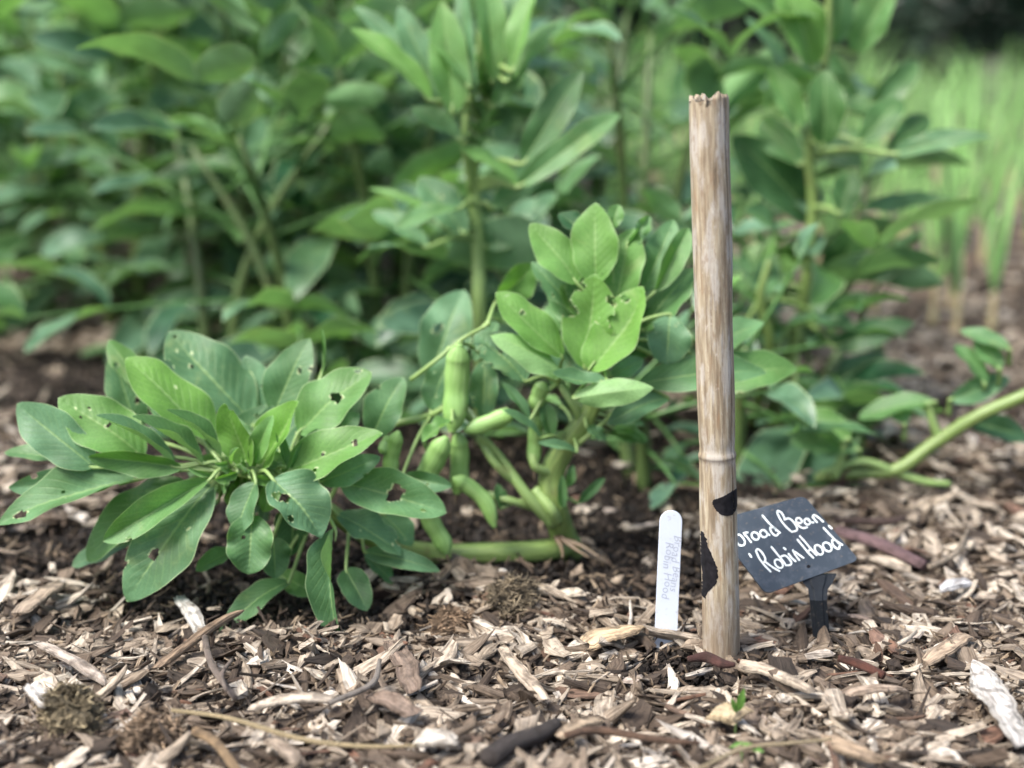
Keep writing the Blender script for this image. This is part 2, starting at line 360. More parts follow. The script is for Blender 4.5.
# ---- 1. flopped plant, front left ------------------------------------------------
def mL(z): return (z[0] * 400 / 878, 300 + z[1] * 400 / 878)
SL = 400 / 878
c0 = ground_at(228, 600)
left = empty('broad_bean_plant', (*ground_at(572, 549)[:2], 0), 'lush broad bean shoot flopped over at front left, its broad leaves riddled with slug holes', 'bean plant')
hubL = at(229, 472, .865); hub2 = at(262, 472, .868); hub3 = at(285, 480, .88)
st = MB()
tube(st, [ground_at(576, 549) + [0, 0, .004], at(540, 551, .945), at(490, 553, .935), at(430, 553, .93), at(375, 540, .915), at(325, 508, .90), at(285, 480, .88), at(250, 473, .868), hubL],
     [.0062, .0066, .0064, .0062, .0056, .0050, .0044, .0036, .002], n=12, square=.26)
st.build('stem', M['stem'], left)
LL = [ # base, tip, width, Ybase, Ytip, kwargs
 ((475,312),(278,125),138,.885,.90, dict(tone=.95,bloom=.0,roll=.30,fold=.16,arch=.05,holes=[(.5,.55,.012)],sb=-.05)),
 ((550,262),(372,68),158,.93,.955, dict(tone=.25,bloom=.55,roll=.15,fold=.15,holes=[(-.2,.62,.028),(.15,.72,.014),(-.35,.8,.014),(.1,.93,.02),(-.98,.72,.09)],sb=-.05)),
 ((330,200),(238,88),60,.94,.95, dict(tone=.6,bloom=.2,roll=-.5,fold=.4,holes=[(-.7,.6,.1)])),
 ((300,300),(245,118),80,.93,.945, dict(tone=.25,bloom=.5,roll=.3,fold=.1,holes=[(.5,.75,.09),(.5,.4,.07)])),
 ((208,368),(38,228),108,.86,.875, dict(tone=.2,bloom=.9,roll=-.35,fold=.22,arch=.05,holes=[(-1.02,.55,.04)])),
 ((318,345),(128,215),128,.868,.88, dict(tone=.8,bloom=.15,roll=.2,fold=.12,arch=.05,holes=[(.1,.45,.035),(.3,.7,.022),(0,.8,.014),(-.2,.7,.014)])),
 ((385,365),(210,252),62,.862,.858, dict(tone=.15,bloom=.35,roll=.75,fold=.75,nh=0)),
 ((445,360),(288,255),74,.862,.855, dict(tone=.35,bloom=.15,roll=.6,fold=.75,nh=0)),
 ((485,345),(366,240),68,.862,.855, dict(tone=.35,bloom=.1,roll=.7,fold=.8,nh=0)),
 ((400,368),(193,345),70,.862,.85, dict(tone=.45,bloom=.1,roll=-.75,fold=.55,nh=0,arch=-.04)),
 ((545,368),(490,228),86,.865,.86, dict(tone=1.0,bloom=.0,roll=-.55,fold=.45,holes=[(.9,.93,.08)],arch=-.05)),
 ((572,368),(655,222),118,.87,.865, dict(tone=1.0,bloom=.0,roll=-.15,fold=.55,holes=[(.8,.93,.05)],arch=-.06,sb=-.04)),
 ((600,250),(680,84),100,.93,.945, dict(tone=.35,bloom=.45,roll=.1,fold=.2,holes=[(.35,.6,.05),(.98,.68,.06)])),
 ((655,292),(815,158),128,.89,.90, dict(tone=.65,bloom=.2,roll=-.1,fold=.22,holes=[(.05,.55,.095),(-.65,.9,.04)],arch=.06)),
 ((618,382),(840,292),112,.87,.86, dict(tone=.75,bloom=.1,roll=.25,fold=.3,holes=[(-.1,.45,.03),(.5,.35,.05),(.0,.75,.06)],sb=.03)),
 ((580,268),(540,122),86,.94,.955, dict(tone=.2,bloom=1.0,roll=-.1,fold=.25,holes=[(0,.7,.05),(.4,.5,.03)])),
 ((205,372),(10,335),62,.875,.88, dict(tone=.5,bloom=.6,roll=.4,fold=.3,nh=0)),
 ((285,378),(18,412),74,.865,.865, dict(tone=.2,bloom=1.0,roll=-.5,fold=.3,holes=[(.95,.75,.10)])),
 ((298,395),(-6,492),132,.86,.845, dict(tone=.45,bloom=.45,roll=.35,fold=.5,holes=[(-.25,.82,.10),(.2,.5,.012)],arch=.04,sb=.02)),
 ((410,398),(190,572),128,.868,.862, dict(tone=.5,bloom=.15,roll=.2,fold=.22,arch=.08,nh=1)),
 ((460,395),(226,530),100,.855,.835, dict(tone=.65,bloom=.35,roll=-.25,fold=.75,holes=[(-.9,.8,.05)],arch=.03)),
 ((468,405),(278,662),150,.86,.832, dict(tone=.25,bloom=.5,roll=.1,fold=.16,arch=.07,holes=[(.1,.62,.07),(.98,.8,.05),(-.4,.35,.02)])),
 ((562,400),(520,512),80,.855,.845, dict(tone=.25,bloom=.55,roll=.2,fold=.3,nh=1)),
 ((555,470),(545,602),115,.85,.835, dict(tone=.45,bloom=.5,roll=.1,fold=.4,wave=.12,holes=[(.3,.4,.03),(-1,.6,.06)])),
 ((598,392),(706,522),150,.852,.835, dict(tone=.25,bloom=1.0,roll=-.05,fold=.4,arch=.09,holes=[(.35,.3,.11),(.75,.62,.05)],wave=.07)),
 ((745,398),(980,468),122,.875,.865, dict(tone=.6,bloom=.55,roll=.35,fold=.55,arch=.05,holes=[(-.1,.52,.15),(.35,.8,.03)])),
 ((735,500),(742,755),135,.85,.812, dict(tone=.25,bloom=.6,roll=.25,fold=1.0,arch=.09,nh=0,wave=.07,nref=np.array([-.25,-1,.2]))),
 ((520,550),(430,594),54,.865,.855, dict(tone=.7,bloom=.3,roll=.3,fold=.3,nh=0)),
 ((600,520),(604,612),74,.865,.855, dict(tone=.2,bloom=.6,roll=0,fold=.25,wave=.15,nh=1)),
 ((635,618),(480,735),70,.865,.835, dict(tone=.2,bloom=.25,roll=.45,fold=.3,arch=.1,nh=0)),
 ((610,600),(700,650),56,.875,.87, dict(tone=.75,bloom=.2,roll=.3,fold=.3,nh=0)),
 ((740,470),(880,560),92,.885,.87, dict(tone=.15,bloom=.8,roll=-.2,fold=.3,nh=3,wave=.1)),
 ((760,590),(806,682),74,.87,.85, dict(tone=.15,bloom=.3,roll=.3,fold=.4,nh=0)),
 ((800,552),(966,596),52,.885,.87, dict(tone=.2,bloom=.7,roll=.4,fold=.4,arch=.1,nh=1)),
 ((815,300),(885,170),90,.92,.93, dict(tone=.35,bloom=.5,roll=.1,fold=.3,nh=1)),
 ((300,530),(158,584),58,.88,.875, dict(tone=.2,bloom=.8,roll=.2,fold=.3,nh=1)),
 ((700,400),(835,345),60,.87,.865, dict(tone=.3,bloom=.9,roll=.6,fold=.4,nh=2)),
 ((640,400),(720,470),50,.872,.868, dict(tone=.3,bloom=.8,roll=.2,fold=.5,nh=1,wave=.15)),
 ((705,165),(707,64),20,.925,.93, dict(tone=.7,bloom=.3,roll=.3,fold=1.1,nh=0)),
 # short back leaves that fill the centre of the clump
 ((480,440),(400,500),60,.89,.885, dict(tone=.2,bloom=.3,roll=.4,fold=.4,nh=0)),
 ((650,440),(640,560),80,.895,.885, dict(tone=.15,bloom=.3,roll=.2,fold=.3,nh=1)),
 ((700,330),(790,250),70,.90,.905, dict(tone=.3,bloom=.5,roll=.2,fold=.3,nh=1)),
 ((420,300),(330,210),70,.905,.915, dict(tone=.3,bloom=.3,roll=.1,fold=.3,nh=0)),
 ((360,440),(300,520),60,.885,.88, dict(tone=.15,bloom=.3,roll=.1,fold=.3,nh=0)),
 ((860,620),(800,560),50,.89,.885, dict(tone=.3,bloom=.5,roll=.3,fold=.3,nh=1)),
 ((840,470),(905,540),70,.90,.895, dict(tone=.3,bloom=.6,roll=.1,fold=.4,nh=2)),
]
for (b_, t_, w_, yb, yt, kw) in LL:
    p = at(*mL(b_), yb)
    hs = dense([hubL, at(250,473,.868), hub3, at(325, 508, .90), at(375, 540, .915), at(430, 553, .93)])
    hb = min(hs, key=lambda h_: np.linalg.norm(h_ - p))
    fg_leaf(left, b_, t_, w_ * SL * 1.03, yb, yt, mL, hub=hb, **kw)
g5 = np.random.default_rng(77)
for i in range(28):
    a_ = g5.uniform(0, 6.28); r0 = g5.uniform(6, 45); cx, cy = (530, 375) if i % 3 else (620, 380)
    b_ = (cx + r0 * math.cos(a_), cy + .5 * r0 * math.sin(a_)); ln_ = g5.uniform(55, 120); a2 = a_ + g5.normal(0, .3)
    t_ = (b_[0] + ln_ * math.cos(a2), b_[1] + ln_ * math.sin(a2) * .85 - 22); yb = .862 + g5.uniform(-.006, .03)
    p = at(*mL(b_), yb); hb = min(dense([hubL, hub3]), key=lambda h_: np.linalg.norm(h_ - p))
    fg_leaf(left, b_, t_, ln_ * g5.uniform(.42, .6) * SL, yb, yb + g5.uniform(-.01, .01), mL, hub=hb, nh=0, tone=g5.uniform(.5, 1), bloom=g5.uniform(0, .4), roll=g5.uniform(-.7, .7), fold=g5.uniform(.4, .8), wave=.08)
for i in range(20):                       # older leaves filling the clump from behind
    a_ = math.pi + i / 19 * math.pi * 1.15 + g5.normal(0, .06) if i < 14 else g5.uniform(.5, 2.4)
    cx, cy = g5.uniform(440, 690), 385; r0 = g5.uniform(20, 60)
    b_ = (cx + r0 * math.cos(a_), cy + .7 * r0 * math.sin(a_)); ln_ = g5.uniform(120, 190) if i < 14 else g5.uniform(80, 120)
    t_ = (b_[0] + ln_ * math.cos(a_), b_[1] + ln_ * math.sin(a_) * .9); yb = .90 + g5.uniform(0, .03)
    p = at(*mL(b_), yb); hb = min(dense([hubL, hub3, at(325, 508, .90)]), key=lambda h_: np.linalg.norm(h_ - p))
    fg_leaf(left, b_, t_, ln_ * g5.uniform(.42, .58) * SL, yb, yb + .01, mL, hub=hb, nh=3, tone=g5.uniform(.05, .6), bloom=g5.uniform(.2, .7), roll=g5.uniform(-.6, .6), fold=g5.uniform(.2, .5), wave=.09)
# young curled leaflets at the growing tip
for i in range(13):
    a = hubL + rng.normal(0, .006, 3); d = norm(rng.normal(0, 1, 3) + [0, -.7, .6]) * rng.uniform(.010, .020)
    mb = MB(); leaf_grid(mb, a, a + d, .007, roll=rng.uniform(-1, 1), fold=.9, tone=.9, bloom=.5, nu=6, nv=10, twist=1.2, wave=.1)
    mb.build('young_leaf', M['leaf'], left)

# ---- 2. centre plant with pods ------------------------------------------------------
def mC(z): return (370 + z[0] * .5471, 180 + z[1] * .5471)
SC = .5471
cb = ground_at(572, 546)
centre = empty('broad_bean_plant', (cb[0], cb[1], 0), 'upright young broad bean plant with green pods, in the middle beside the bamboo stake', 'bean plant')
YC = .945
topC = at(*mC((425, 350)), .93)
st = MB()
tube(st, [cb + [0, 0, -.01], at(*mC((338, 600)), YC), at(*mC((332, 540)), YC), at(*mC((355, 490)), YC-.002), at(*mC((388, 445)), YC-.004), at(*mC((412, 400)), YC-.006), topC],
     [.0085, .0082, .0078, .0066, .0058, .0050, .003], n=12, square=.28)
st.build('stem', M['stem'], centre)
for pts, r in (([(335,630),(290,580),(240,510),(200,465)], .0042), ([(340,622),(330,600),(300,565)], .0046), ([(332,535),(300,520),(300,470),(306,400)], .0034),
               ([(200,470),(230,520),(285,570)], .0030), ([(200,465),(175,425),(150,408)], .0022), ([(35,448),(80,438),(112,430)], .0026), ([(112,430),(150,415),(200,452)], .0022),
               ([(215,575),(255,585),(300,600)], .0030), ([(388,445),(370,410),(345,370)], .0030), ([(75,365),(120,330),(170,290),(215,265)], .0016),
               ([(110,430),(100,480),(120,520)], .0018), ([(360,500),(395,470),(430,440),(450,420)], .002)):
    st = MB(); tube(st, [at(*mC(p), YC - .004 - .006 * (i % 2)) for i, p in enumerate(pts)], [r * (1 - .12 * i) for i in range(len(pts))], n=8, square=.2)
    st.build('side_stem', M['stem_pale'], centre)
rt = MB()
for pts in ([(345,650),(372,672),(400,690)], [(340,652),(350,672),(352,690)], [(345,655),(385,668),(420,690)]):
    tube(rt, [at(*mC(p), .945 - .012 * i) for i, p in enumerate(pts)], [.0022, .0014, .0006], n=7)
rt.build('root', M['root'], centre)
def pod(plant, pts, r, Y, mp):
    P = [at(*mp(p), Y + .004 * math.sin(i)) for i, p in enumerate(pts)]
    n = len(P); rad = [r * (.25 if i == 0 else .22 if i == n - 1 else 1) for i in range(n)]
    mb = MB(); bm_ = 1 + .035 * np.sin(np.linspace(0, math.pi * 2 * 3.5, 40))
    tube(mb, P, rad, n=28, k=14, flat=.74, bumps=bm_)
    o = mb.build('pod', M['pod'], plant)
    s = MB(); d = norm(P[-1] - P[-2]); tube(s, [P[-1] - d * .001, P[-1] + d * .004, P[-1] + d * .007], [.0011, .0006, .0002], n=6)
    s.build('pod_tip', M['root'], o)
for pts, r, Y in (([(163,300),(160,340),(158,385),(155,425),(150,462)], 26, .925), ([(140,470),(118,510),(102,545),(98,575)], 24, .92), ([(160,462),(164,500),(163,545),(158,575)], 20, .93),
                  ([(262,428),(240,434),(205,448),(172,458)], 18, .925), ([(152,545),(180,560),(212,590),(228,635)], 17, .915), ([(303,430),(302,465),(300,495),(300,530)], 15, .935),
                  ([(52,460),(42,490),(38,520),(42,548)], 17, .905), ([(98,590),(112,625),(132,660),(140,684)], 20, .905), ([(318,370),(308,395),(300,420)], 17, .93), ([(20,500),(30,480),(40,470)], 11, .905)):
    pod(centre, pts, .88 * r * SC * m_per_px(Y), Y, mC)
CC = [
 ((412,190),(412,42),84,.940,.945, dict(tone=1.0,bloom=.15,roll=0,fold=.2,nh=0,arch=.05)),
 ((380,190),(292,80),74,.94,.945, dict(tone=.95,bloom=.15,roll=.15,fold=.2,nh=0)),
 ((450,225),(482,88),82,.945,.95, dict(tone=.85,bloom=.2,roll=-.1,fold=.2,nh=0)),
 ((375,250),(295,150),58,.95,.955, dict(tone=.4,bloom=.6,roll=.2,fold=.3,nh=2)),
 ((352,325),(230,205),80,.925,.92, dict(tone=1.0,bloom=.1,roll=.2,fold=.2,nh=1,sb=-.05)),
 ((392,345),(412,172),100,.925,.92, dict(tone=1.0,bloom=.1,roll=.15,fold=.3,arch=-.03,holes=[(-1.0,.62,.17),(-.85,.85,.08),(1.0,.52,.13),(.9,.75,.08),(.3,.33,.05)])),
 ((400,348),(500,195),104,.918,.912, dict(tone=1.0,bloom=.05,roll=-.15,fold=.35,sb=.05,arch=-.04,holes=[(-1.0,.62,.13),(-.7,.8,.06),(-.8,.48,.06)])),
 ((350,358),(220,284),64,.915,.905, dict(tone=.55,bloom=.35,roll=3.3,fold=.2,nh=0,arch=-.1)),
 ((432,368),(334,352),46,.91,.905, dict(tone=.3,bloom=.6,roll=.6,fold=.5,nh=0,arch=-.1)),
 ((372,398),(518,380),54,.905,.895, dict(tone=.5,bloom=.4,roll=3.5,fold=.35,nh=0,arch=-.06)),
 ((500,275),(594,162),92,.95,.955, dict(tone=.45,bloom=.25,roll=-.3,fold=.15,nh=1)),
 ((548,245),(541,338),80,.94,.93, dict(tone=.2,bloom=1.0,roll=0,fold=.2,holes=[(1.0,.3,.1),(-.5,.2,.04)])),
 ((498,205),(556,72),58,.95,.96, dict(tone=.55,bloom=.5,roll=.3,fold=.35,nh=1)),
 ((520,205),(582,88),52,.945,.95, dict(tone=.6,bloom=.2,roll=.7,fold=.6,nh=0)),
 ((490,372),(725,352),74,.93,.94, dict(tone=.4,bloom=.5,roll=.35,fold=.35,arch=.08,nh=0)),
 ((590,375),(780,345),86,.965,.97, dict(tone=.65,bloom=.2,roll=.3,fold=.3,arch=.09,nh=1)),
 ((600,320),(720,260),62,.97,.98, dict(tone=.5,bloom=.45,roll=.1,fold=.3,nh=0)),
 ((545,398),(434,446),58,.925,.915, dict(tone=.1,bloom=.55,roll=.2,fold=.3,arch=.1,nh=0)),
 ((405,110),(345,62),46,.965,.97, dict(tone=.0,bloom=.1,roll=.3,fold=.3,nh=0)),
 ((470,120),(512,66),40,.955,.96, dict(tone=.7,bloom=.6,roll=.5,fold=.8,wave=.25,nh=2)),
 ((440,90),(455,45),32,.955,.96, dict(tone=.8,bloom=.4,roll=.3,fold=.4,nh=0)),
 ((378,497),(306,480),24,.925,.915, dict(tone=.3,bloom=.8,roll=.3,fold=.4,nh=0)),
 ((312,472),(243,420),28,.92,.91, dict(tone=.3,bloom=.7,roll=.6,fold=.4,nh=0)),
 ((292,440),(242,370),26,.925,.92, dict(tone=.3,bloom=.6,roll=.5,fold=.4,nh=0)),
 ((330,470),(316,402),36,.93,.925, dict(tone=.4,bloom=.4,roll=.2,fold=.5,nh=0)),
 ((285,368),(192,282),84,.935,.94, dict(tone=.4,bloom=1.0,roll=.2,fold=.3,wave=.12,ragged=.15,holes=[(.3,.6,.11),(-.6,.75,.1),(.7,.35,.06),(-1,.5,.12)])),
 ((108,365),(172,200),96,1.02,1.04, dict(tone=.3,bloom=.85,roll=.2,fold=.3,wave=.1,holes=[(-.35,.5,.09),(.4,.3,.03)])),
 ((238,215),(300,155),64,1.0,1.0, dict(tone=.75,bloom=.1,roll=.9,fold=.3,nh=0)),
 ((238,260),(190,330),40,.99,.98, dict(tone=.3,bloom=.7,roll=.3,fold=.4,nh=0)),
 ((395,450),(432,478),28,.93,.93, dict(tone=.5,bloom=.8,roll=.3,fold=.6,wave=.2,nh=0)),
 ((440,360),(500,328),40,.925,.93, dict(tone=.5,bloom=.9,roll=.3,fold=.4,nh=0)),
 ((150,320),(110,420),60,.95,.945, dict(tone=.3,bloom=.7,roll=.3,fold=.4,nh=2,wave=.12)),
 ((210,330),(206,440),56,.96,.95, dict(tone=.3,bloom=.8,roll=.1,fold=.4,nh=2,wave=.12)),
 ((455,330),(530,260),70,.955,.965, dict(tone=.35,bloom=.3,roll=.2,fold=.3,nh=0)),
 ((150,440),(95,478),40,.91,.90, dict(tone=.8,bloom=.2,roll=.3,fold=.6,wave=.15,nh=1)),
 ((60,540),(150,560),44,.90,.89, dict(tone=.3,bloom=.7,roll=.6,fold=.5,arch=.1,nh=1)),
 ((360,560),(372,520),26,.94,.94, dict(tone=.5,bloom=.5,roll=.3,fold=.7,nh=0)),
 ((350,600),(352,540),26,.935,.935, dict(tone=.5,bloom=.5,roll=.3,fold=.7,nh=0)),
 ((240,600),(232,555),30,.935,.935, dict(tone=.4,bloom=.4,roll=.3,fold=.5,nh=1)),
 ((380,590),(430,545),26,.945,.945, dict(tone=.3,bloom=.4,roll=.3,fold=.7,nh=1)),
]
hubsC = [topC, at(*mC((412,400)), .94), at(*mC((388,445)), .94), at(*mC((332,540)), .945), at(*mC((200,465)), .94), at(*mC((455,300)), .94), at(*mC((112,430)), .94), at(*mC((338,600)), .945)]
hubsC = dense([at(*mC((338,600)), .945), at(*mC((332,540)), .945), at(*mC((388,445)), .941), at(*mC((412,400)), .939), topC, at(*mC((450,290)), .943)]) + dense([at(*mC((75,365)), .94), at(*mC((170,290)), .937), at(*mC((215,265)), .935)]) + [at(*mC((200,465)), .94), at(*mC((112,430)), .94), at(*mC((150,408)), .94), at(*mC((345,370)), .94)]
for (b_, t_, w_, yb, yt, kw) in CC:
    p = at(*mC(b_), yb); hb = min(hubsC, key=lambda h_: np.linalg.norm(h_ - p))
    fg_leaf(centre, b_, t_, w_ * SC * 1.04, yb, yt + (.010 if t_[1] < b_[1] - 60 else 0), mC, hub=hb, **kw)
g6 = np.random.default_rng(78)
for i in range(22):
    a_ = g6.uniform(-3.0, -.15) if i < 14 else g6.uniform(-3.3, .6); r0 = g6.uniform(5, 60); cx, cy = (430, 300) if i < 14 else (390, 430)
    b_ = (cx + r0 * math.cos(a_), cy + r0 * math.sin(a_)); ln_ = g6.uniform(50, 125) if i < 14 else g6.uniform(35, 75); a2 = a_ + g6.normal(0, .25)
    t_ = (b_[0] + ln_ * math.cos(a2), b_[1] + ln_ * math.sin(a2)); yb = .945 + g6.uniform(0, .035)
    p = at(*mC(b_), yb); hb = min(hubsC, key=lambda h_: np.linalg.norm(h_ - p))
    fg_leaf(centre, b_, t_, ln_ * g6.uniform(.42, .58) * SC, yb, yb + g6.uniform(0, .02), mC, hub=hb, nh=1, tone=g6.uniform(.3, 1), bloom=g6.uniform(.1, .6), roll=g6.uniform(-.5, .5), fold=g6.uniform(.3, .7), wave=.08)
tc = MB(); tube(tc, [topC, at(*mC((450, 290)), .943)], [.0034, .002], n=8); tc.build('side_stem', M['stem_pale'], centre)

# ---- 3. tall plant behind -------------------------------------------------------------
def mT(z): return (330 + z[0] * .3254, z[1] * .3254)
ST = .3254; YT = 1.20
tb = ground_at(482, 440)
tall = empty('broad_bean_plant', (tb[0], tb[1], 0), 'tall pale stemmed broad bean plant rising to the top edge behind the potted middle plants', 'bean plant')
tall['label'] = 'tall pale stemmed broad bean plant rising straight up behind the two low ones'
st = MB(); topT = at(*mT((470, -60)), YT)
tube(st, [tb, at(480, 320, YT), at(*mT((455, 760)), YT), at(*mT((440, 450)), YT), at(*mT((470, 330)), YT), at(*mT((490, 240)), YT), topT], [.0065, .006, .0052, .0050, .0056, .0058, .004], n=10, square=.26)
st.build('stem', M['stem_pale'], tall)
st = MB(); tube(st, [at(*mT((430, 590)), YT-.006), at(*mT((415, 430)), YT-.01), at(*mT((430, 300)), YT-.010), at(*mT((455, 180)), YT-.004), at(*mT((462, 60)), YT)], [.0022, .0034, .0034, .0026, .0012], n=8, square=.2); st.build('side_stem', M['stem_pale'], tall)
TT = [
 ((310,310),(62,85),108, dict(tone=.95,bloom=.1,roll=.6,fold=.3)), ((300,240),(75,20),70, dict(tone=.3,bloom=.9,roll=.2,fold=.3)),
 ((335,320),(212,20),96, dict(tone=.35,bloom=.85,roll=.1,fold=.3)), ((380,350),(345,5),122, dict(tone=1.0,bloom=.3,roll=0,fold=.25,arch=.04)),
 ((500,255),(470,-90),96, dict(tone=1.0,bloom=.35,roll=.25,fold=.35)), ((560,220),(650,-60),96, dict(tone=.9,bloom=.2,roll=-.3,fold=.4)),
 ((530,230),(590,-70),90, dict(tone=.4,bloom=.8,roll=-.2,fold=.3)), ((590,505),(778,212),110, dict(tone=.3,bloom=.2,roll=.2,fold=.25,arch=.05)),
 ((575,575),(892,352),92, dict(tone=.6,bloom=.4,roll=.45,fold=.35)), ((578,578),(396,452),118, dict(tone=.85,bloom=.2,roll=.7,fold=.2)),
 ((412,720),(275,545),116, dict(tone=.3,bloom=.95,roll=.1,fold=.2,holes=[(.2,.6,.04)])), ((365,705),(120,580),66, dict(tone=.8,bloom=.2,roll=.6,fold=.4)),
 ((440,300),(410,-60),70, dict(tone=.5,bloom=.9,roll=-.5,fold=.4)), ((590,300),(520,215),60, dict(tone=.4,bloom=.2,roll=.3,fold=.3)),
 ((300,760),(130,650),80, dict(tone=.3,bloom=.7,roll=.3,fold=.3)),
 ((430,270),(300,90),80, dict(tone=1.0,bloom=.4,roll=.3,fold=.3)), ((540,250),(720,60),84, dict(tone=.9,bloom=.5,roll=-.2,fold=.3)), ((400,430),(250,330),80, dict(tone=.6,bloom=.6,roll=.3,fold=.3)), ((500,640),(640,560),84, dict(tone=.5,bloom=.5,roll=.1,fold=.3)), ((400,640),(200,700),76, dict(tone=.6,bloom=.5,roll=.4,fold=.3)), ((500,330),(600,140),84, dict(tone=.7,bloom=.3,roll=.3,fold=.3)), ((480,760),(600,700),76, dict(tone=.3,bloom=.5,roll=.3,fold=.3)),
]
hubT = dense([at(*mT(p), YT) for p in ((455,760),(440,450),(470,330),(490,240),(470,-60))], 12)
for i, (b_, t_, w_, kw) in enumerate(TT):
    dy = rng.uniform(-.05, .0); p = at(*mT(b_), YT + dy)
    fg_leaf(tall, b_, t_, w_ * ST, YT + dy, YT + dy + (.018 if t_[1] < b_[1] - 60 else rng.uniform(-.03, .02)), mT, hub=min(hubT, key=lambda h_: np.linalg.norm(h_ - p)), stalk=.002, **({'nh': 0} | kw))

for i in range(26):                       # stipules, buds and young leaflets along the upper stem
    t = rng.uniform(0, 1) ** 1.5; p = at(*mT((470 + 20 * math.sin(t * 5), 240 + t * 240)), YT - .006); d = norm(rng.normal(0, 1, 3) * [1, .6, .5] + [0, -.3, .9]) * rng.uniform(.014, .032)
    mb = MB(); leaf_grid(mb, p, p + d, np.linalg.norm(d) * .5, roll=rng.uniform(-1, 1), fold=.7, tone=1, bloom=rng.uniform(.2, .9), nu=5, nv=8); mb.build('young_leaf', M['leaf'], tall)
# ---- 4. plant right of the stake (placed leaf by leaf) --------------------------------
def mR(z): return (560 + z[0] * .5, z[1] * .5)
YR = 1.32
rb = ground_at(800, 450); rb[1] = YR; rb[2] = 0
right = empty('broad_bean_plant', (rb[0], rb[1], 0), 'blurred broad bean plant with dark drooping leaves just right of the bamboo stake', 'bean plant')
st = MB(); tube(st, [(rb[0]-.01, YR, 0), at(*mR((480, 640)), YR), at(*mR((505, 430)), YR), at(*mR((500, 290)), YR), at(*mR((530, 120)), YR), at(*mR((540, -30)), YR)], [.006, .0055, .005, .005, .0045, .003], n=8, square=.2)
st.build('stem', M['stem'], right)
st = MB(); tube(st, [(rb[0]-.03, YR-.02, 0), at(*mR((420, 700)), YR-.05), at(*mR((400, 600)), YR-.06), at(*mR((420, 520)), YR-.06)], [.005, .005, .004, .003], n=8, square=.2); st.build('side_stem', M['stem'], right)
RR = [((525,295),(530,140),80,.35,.1),((600,285),(685,200),64,.3,.1),((650,305),(738,232),58,.25,.1),((665,308),(860,272),48,.3,.7),((605,418),(800,402),48,.35,.5),
 ((560,428),(582,342),62,.3,.1),((510,435),(345,272),118,.15,.15),((535,575),(605,448),80,.25,.1),((598,548),(712,512),66,.1,.1),((545,692),(710,645),60,.1,.15),
 ((410,575),(522,478),62,.9,.1),((368,592),(432,468),72,.85,.2),((455,660),(572,590),52,.85,.3),((505,772),(655,712),54,.2,.3),((505,135),(440,-40),96,.9,.1),((590,108),(668,-35),86,.6,.3),
 ((450,60),(350,-20),60,.9,.2),((545,90),(575,-60),60,.4,.9),((475,200),(372,35),52,.4,.8),((480,260),(420,130),60,.8,.3),((430,700),(330,780),60,.2,.6),((470,760),(560,830),60,.15,.4),
 ((480,330),(400,240),70,.5,.4),((640,240),(560,200),56,.5,.3),((440,480),(370,420),70,.5,.4),((420,640),(340,560),70,.6,.4),((500,620),(590,660),60,.2,.5),((350,700),(270,660),60,.15,.6)]
hubR = dense([at(*mR(p), YR) for p in ((480,640),(505,430),(500,290),(530,120),(540,-30))], 10) + [at(*mR((400, 600)), YR - .06)]
for i, (b_, t_, w_, tn, bl) in enumerate(RR):
    dy = rng.uniform(-.07, .05); p = at(*mR(b_), YR + dy)
    fg_leaf(right, b_, t_, w_ * .5, YR + dy, YR + dy + rng.uniform(-.04, .04), mR, hub=min(hubR, key=lambda h_: np.linalg.norm(h_ - p)), stalk=.0022, nh=0, tone=tn, bloom=bl, roll=rng.uniform(-.3, .6), fold=rng.uniform(.15, .4), arch=rng.uniform(.03, .1))

# ---- 5. fallen stem at right -------------------------------------------------------------
fb = ground_at(830, 478)
fallen = empty('fallen_bean_stem', (fb[0], fb[1], 0), 'thick pale green bean stem lying fallen across the mulch at the right edge', 'fallen stem')
st = MB(); YF = 1.10
tube(st, [at(815, 478, YF), at(850, 474, YF-.005), at(895, 470, YF-.01), at(935, 443, YF-.01), at(980, 415, YF-.02), at(1040, 388, YF-.03), at(1100, 350, YF-.04)], [.0024, .0036, .0042, .0047, .0041, .0043, .0034], n=10, square=.28)
st.build('stem', M['stem'], fallen)
for pts in ([(835, 478), (842, 455), (845, 438)], [(895, 472), (925, 482), (950, 484)], [(940, 440), (932, 420), (928, 402)], [(890, 470), (860, 462), (820, 474)]):
    st = MB(); tube(st, [at(x, y, YF - .01) for x, y in pts], [.004, .0035, .0025], n=7); st.build('side_stem', M['stem_pale'], fallen)
for b_, t_, w_, tn, bl in (((935,402),(858,418),30,.4,.2), ((950,400),(1010,378),26,.3,.9), ((985,385),(955,345),26,.4,.2), ((1000,370),(975,340),24,.5,.3), ((960,420),(1030,440),30,.1,.2), ((850,440),(800,412),34,.8,.3), ((860,450),(790,440),30,.7,.5), ((905,425),(890,400),24,.4,.6), ((1010,350),(960,330),20,.4,.4)):
    p = at(*b_, YF); fg_leaf(fallen, b_, t_, w_, YF - .01, YF + .01, lambda z: z, hub=p + [0, 0, -.012], stalk=.0018, nh=0, tone=tn, bloom=bl, roll=rng.uniform(.0, .6), fold=.3)

